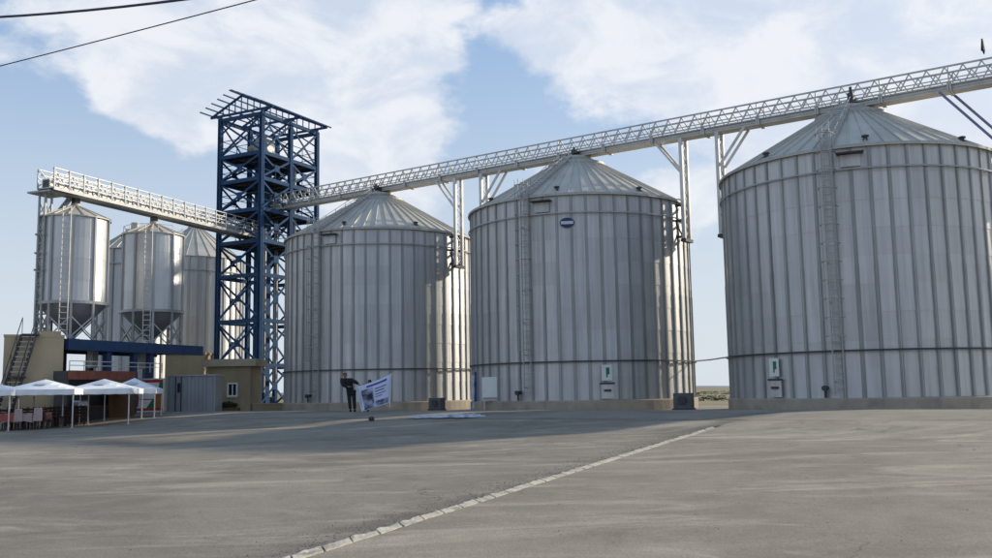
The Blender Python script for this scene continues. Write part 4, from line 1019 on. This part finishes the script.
def over(fac, colr, under):
    x = N.new('ShaderNodeMixRGB'); L.new(fac, x.inputs[0])
    if isinstance(under, tuple): x.inputs[1].default_value = under
    else: L.new(under, x.inputs[1])
    if isinstance(colr, tuple): x.inputs[2].default_value = colr
    else: L.new(colr, x.inputs[2])
    return x.outputs[0]
c_ = over(rect(.10,.46,.02,.80), cr_.outputs[0], (.55,.60,.80,1))
c_ = over(rect(.50,.95,.04,.24), cr_.outputs[0], c_)
for y0, y1, x0, x1 in ((.84,.92,.28,.88),(.68,.72,.52,.86),(.58,.62,.52,.80),(.47,.50,.52,.84),(.38,.41,.52,.74)): c_ = over(rect(x0,x1,y0,y1), (.05,.07,.22,1), c_)
L.new(c_, bs.inputs['Base Color'])
TLp, TRp, BRp, BLp = [pix(x, y, d) for x, y, d in ((356.5,387,45.8),(391,374,45.6),(389.5,403,45.5),(362,411.5,45.7))]
bt = thing('held_banner', (TLp.x, TLp.y, gz(TLp.x, TLp.y)), 0, 'tilted pale blue printed banner held up before the far silo', 'banner'); org_ = bt.location
mb = MB(); n = 14; uvs = []
for j in range(n+1):
    for i in range(n+1):
        a, b = i/n, j/n; p = BLp.lerp(BRp, a).lerp(TLp.lerp(TRp, a), b); p = p + Vector((0, .05*math.sin(a*7+b*3)+.04*math.sin(b*6), -.05*math.sin(PI*a)*b)); mb.v.append(tuple(p-org_)); uvs.append((a, b))
for j in range(n):
    for i in range(n): q = j*(n+1)+i; mb.f.append((q, q+1, q+n+2, q+n+1)); mb.m.append(0)
bo = mb.build('banner_cloth', bm_, bt, True); ul = bo.data.uv_layers.new(name='UVMap')
for lp_ in bo.data.loops: ul.data[lp_.index].uv = uvs[lp_.vertex_index]
bo.modifiers.new('thickness', 'SOLIDIFY').thickness = .012
MB().tube([TRp-org_+Vector((.02,.03,.05)), BRp-org_+Vector((.0,.03,-.2))], .018, 8).build('edge_pole', M['whitep'], bt)
MB().tube([TLp-org_+Vector((-.02,.03,.03)), BLp-org_+Vector((.0,.03,-.05))], .018, 8).build('edge_pole', M['whitep'], bt)

# ---------------------------------------------------------------- small things on the apron
def crumple(name, label, cat, px0, px1, py, mat, w, seed):
    random.seed(seed); a, b = pix(px0, py, ground=True), pix(px1, py-.8, ground=True); d = (b-a).xy; L_ = d.length; e = thing(name, (a.x, a.y, gz(a.x, a.y)), math.atan2(d.y, d.x), label, cat)
    mb = MB(); n, m = 30, 10
    for j in range(m+1):
        for i in range(n+1):
            x, y = L_*i/n, w*(j/m-.5); edge = min(i, n-i, j*2, (m-j)*2)/3
            y *= 1+.3*math.sin(i*.7+seed); wx, wy = a.x+d.x/L_*x, a.y+d.y/L_*x
            mb.v.append((x, y, gz(wx, wy)-gz(a.x, a.y)+.014+min(1,edge)*random.uniform(.0,.17)*(.4+.6*i/n)))
    for j in range(m):
        for i in range(n): q = j*(n+1)+i; mb.f.append((q, q+1, q+n+2, q+n+1)); mb.m.append(0)
    o = mb.build('sheet_fold', mat, e, True); o.modifiers.new('thickness', 'SOLIDIFY').thickness = -.008
    return e
crumple('plastic_sheet', 'crumpled pale bluish plastic sheet lying on apron between two silos', 'sheet', 413, 481, 418, M['tarp'], 1.5, 3)
random.seed(11)
# dark boot-like stone at the apron edge
p = pix(371.5, 421, ground=True); rk = thing('rubble_lump', (p.x, p.y, gz(p.x, p.y)), .3, 'small dark lump on the asphalt below the held banner', 'rubble')
bm = bmesh.new(); bmesh.ops.create_icosphere(bm, subdivisions=3, radius=.09)
for v in bm.verts: v.co *= 1+random.uniform(-.18,.18); v.co.x *= 1.35; v.co.z = max(v.co.z*.95, -.09)+.09
me = bpy.data.meshes.new('lump'); bm.to_mesh(me); bm.free(); me.materials.append(M['dark']); link('lump', me, rk)
# white notice board and rolled blue tarpaulin on the middle silo foundation
def on_silo(t, ang, r, z): # world point in a silo frame
    x, y = xy(0, t); a = ang+RZ; return Vector((x+r*math.cos(a), y+r*math.sin(a), z))
p = pix(493.5, 404, 48.3)
nb = thing('notice_board', (p.x, p.y, gz(p.x, p.y)), -.3, 'white notice board standing at left side of the middle silo', 'board'); W2 = .60
bz_, bt_z = pix(493.5, 400.5, 48.3).z-nb.location.z, pix(493.5, 377, 48.3).z-nb.location.z
MB().box(-W2, W2, 0, .04, bz_, bt_z).build('board_panel', M['signw'], nb)
for x in (-.5, .5): MB().box(x-.03, x+.03, .04, .09, 0, bt_z-.05).build('leg', M['steel'], nb); MB().bar((x,.5,0), (x,.08,bt_z-.2), .04).build('prop', M['steel'], nb)
MB().hexa([(.36,-.006,bz_+.62),(.52,-.006,bz_+.58),(.52,-.001,bz_+.58),(.36,-.001,bz_+.62)], [(.42,-.006,bz_+.86),(.50,-.006,bz_+.92),(.50,-.001,bz_+.92),(.42,-.001,bz_+.86)]).build('print', M['dark'], nb)
MB().box(-.56, .50, -.006, -.001, bz_+.04, bz_+.16).build('print', M['pinkcloth'], nb)
p = pix(478, 404, 50.3); rt = thing('rolled_tarpaulin', (p.x, p.y, gz(p.x, p.y)), 0, 'dark blue rolled tarpaulin standing left of the white notice board', 'tarpaulin')
HT2 = pix(478, 372, 50.3).z-rt.location.z
mb = MB(); mb.tube([(.02*math.sin(k*1.7), .02*math.cos(k*2.1), HT2*k/9) for k in range(10)], [.17+.03*math.sin(k*2.3) for k in range(10)], 14); mb.build('roll', M['bluecloth'], rt, True)
mb = MB(); mb.tube([(-.22+.02*math.sin(k*1.1), .05, HT2*.92*k/9) for k in range(10)], [.09+.015*math.sin(k*1.9) for k in range(10)], 12); mb.build('roll_edge', M['tarp'], rt, True)
for z in (.45, 1.2): MB().lathe([(.19,HT2*z/1.7-.02),(.215,HT2*z/1.7-.02),(.215,HT2*z/1.7+.02),(.19,HT2*z/1.7+.02)], 14).build('tie', M['black'], rt)
# unloading fan boxes beside the foundations
def fanbox(px, py, dp, label, s=1.):
    p = pix(px, py, dp); e = thing('aeration_fan', (p.x, p.y, gz(p.x, p.y)), RZ+.2, label, 'fan', 'aeration fans at the silo feet')
    MB().box(-.42*s,.42*s,-.3*s,.3*s,.12,.82*s).build('housing', M['fan'], e); MB().tube([(0,-.31*s,.5*s),(0,-.40*s,.5*s)], .2*s, 16).build('inlet', M['dark'], e)
    MB().box(-.48*s,.48*s,-.34*s,.34*s,0,.12).build('base', M['dark'], e)
    MB().box(-.2*s,.2*s,.3*s,.75*s,.25*s,.6*s).build('duct', M['stiff'], e)
fanbox(684, 408, 44.6, 'grey aeration fan box at the right foot of the middle silo')
fanbox(437, 411, 53.6, 'dark aeration fan box at the right foot of the far silo', .9)
# pipe joining the lower rings of middle and nearest silo
pa_, pb_ = on_silo(15, psi(690, 111, 586, 5.3), R+.1, RING_LO+.03), on_silo(30, psi(737, 137, 866, 21.2), R+.1, RING_LO+.05)
mid = (pa_+pb_)/2; pe = thing('stay_pipe', (mid.x, mid.y, mid.z), 0, 'thin grey pipe spanning the gap between middle and nearest silos', 'pipe')
MB().tube([pa_-mid, Vector((0,0,-.03)), pb_-mid], .035, 8).build('pipe_run', M['stiff'], pe); MB().tube([pa_-mid, (pa_-mid)*.97], .06, 8).build('end_clamp', M['dark'], pe); MB().tube([pb_-mid, (pb_-mid)*.97], .06, 8).build('end_clamp', M['dark'], pe)

sb = MB()
for k in range(260):
    y_ = random.uniform(80, 320); x_ = y_*random.uniform(.17,.27) if k % 3 else y_*random.uniform(-.6,.7)
    if abs(st(x_, y_)[0]) < 9 and -9 < st(x_, y_)[1] < 39: continue
    if y_ < 95 and x_ < -8: continue
    z_ = gz(x_, y_); r_ = random.uniform(.12,.4)
    leafball(sb, (x_, y_, z_+r_*.25), r_*2.2, r_*2.2, r_*.4, 26, .10)
tag(sb.build('scrub', M['hedge']), 'low green scrub on the field behind the silos', 'scrub', kind='stuff')
# ---------------------------------------------------------------- overhead cables on two poles outside the picture
PL, PR = Vector((-20.5, 24.2)), Vector((14, 9.0))
def cable(pts, rad, label):
    e = thing('overhead_cable', pts[0], 0, label, 'cable', 'overhead cables'); o = Vector(pts[0])
    MB().tube([Vector(p)-o for p in pts], rad, 7).build('cable_run', M['wire'], e, True)
def quad3(x, P): # lagrange through three (x, z)
    s = 0
    for i in range(3):
        t = P[i][1]
        for j in range(3):
            if j != i: t *= (x-P[j][0])/(P[i][0]-P[j][0])
        s += t
    return s
def along(px, py):                                     # where a photo ray meets the vertical plane of the poles
    d = (pix(px, py, 1.)-Vector((0,0,EYE))); dv = PR-PL; n_ = Vector((-dv.y, dv.x)); k = PL.dot(n_)/d.xy.dot(n_); return Vector((0,0,EYE))+d*k
a, b = along(0, 17), along(180, 0); c2_, d2_ = along(0, 66), along(255, 0)
for (u_, w_), zr, rad, lb3 in (((a, b), b.z+.7, .027, 'thicker dark cable crossing the top left corner'), ((c2_, d2_), d2_.z+1.0, .012, 'thin dark cable below the thicker one at top left')):
    P = [(u_.x, u_.z), (w_.x, w_.z), (PR.x, zr)]; pts = []
    for k in range(41):
        q = PL.lerp(PR, k/40); pts.append((q.x, q.y, quad3(q.x, P)))
    cable(pts, rad, lb3)
    ends = (pts[0][2], pts[-1][2])
    if rad > .02: e1 = ends
for q, ez, lb4 in ((PL, e1[0], 'wooden utility pole just outside the left edge'), (PR, e1[1], 'wooden utility pole just outside the right edge')):
    zg = gz(q.x, q.y); e = thing('utility_pole', (q.x, q.y, zg), 0, lb4, 'pole', 'utility poles'); h = ez-zg+.3
    MB().tube([(0,0,-.3),(0,0,h)], [.15,.10], 12).build('shaft', M['pole'], e, True); MB().box(-.5,.5,-.06,.06,h-.75,h-.6).build('cross_arm', M['pole'], e)
    for x in (-.4, .4): MB().tube([(x,0,h-.6),(x,0,h-.42)], .05, 8).build('insulator', M['whitep'], e)
# ---------------------------------------------------------------- bird in the sky at the right
p = pix(983, 47, 27.); bd_ = thing('bird', p, .5, 'small dark bird diving with folded wings above the gallery, top right', 'bird')
MB().tube([(.03,0,-.23),(.025,0,-.20),(.02,0,-.16),(.01,0,-.10),(0,0,0),(-.01,0,.09),(-.015,0,.14)], [.004,.016,.028,.042,.040,.022,.010], 12).build('body', M['dark'], bd_, True)
for s_g in (-1, 1):
    MB().hexa([(.03,s_g*.03,-.12),(-.05,s_g*.03,-.10),(-.05,s_g*.045,-.10),(.03,s_g*.045,-.12)], [(-.005,s_g*.02,.20),(-.03,s_g*.02,.20),(-.03,s_g*.026,.20),(-.005,s_g*.026,.20)]).build('wing', M['dark'], bd_)
MB().hexa([(-.02,-.012,.12),(-.008,-.012,.12),(-.008,.012,.12),(-.02,.012,.12)], [(-.03,-.03,.25),(-.024,-.03,.25),(-.024,.03,.25),(-.03,.03,.25)]).build('tail', M['dark'], bd_)
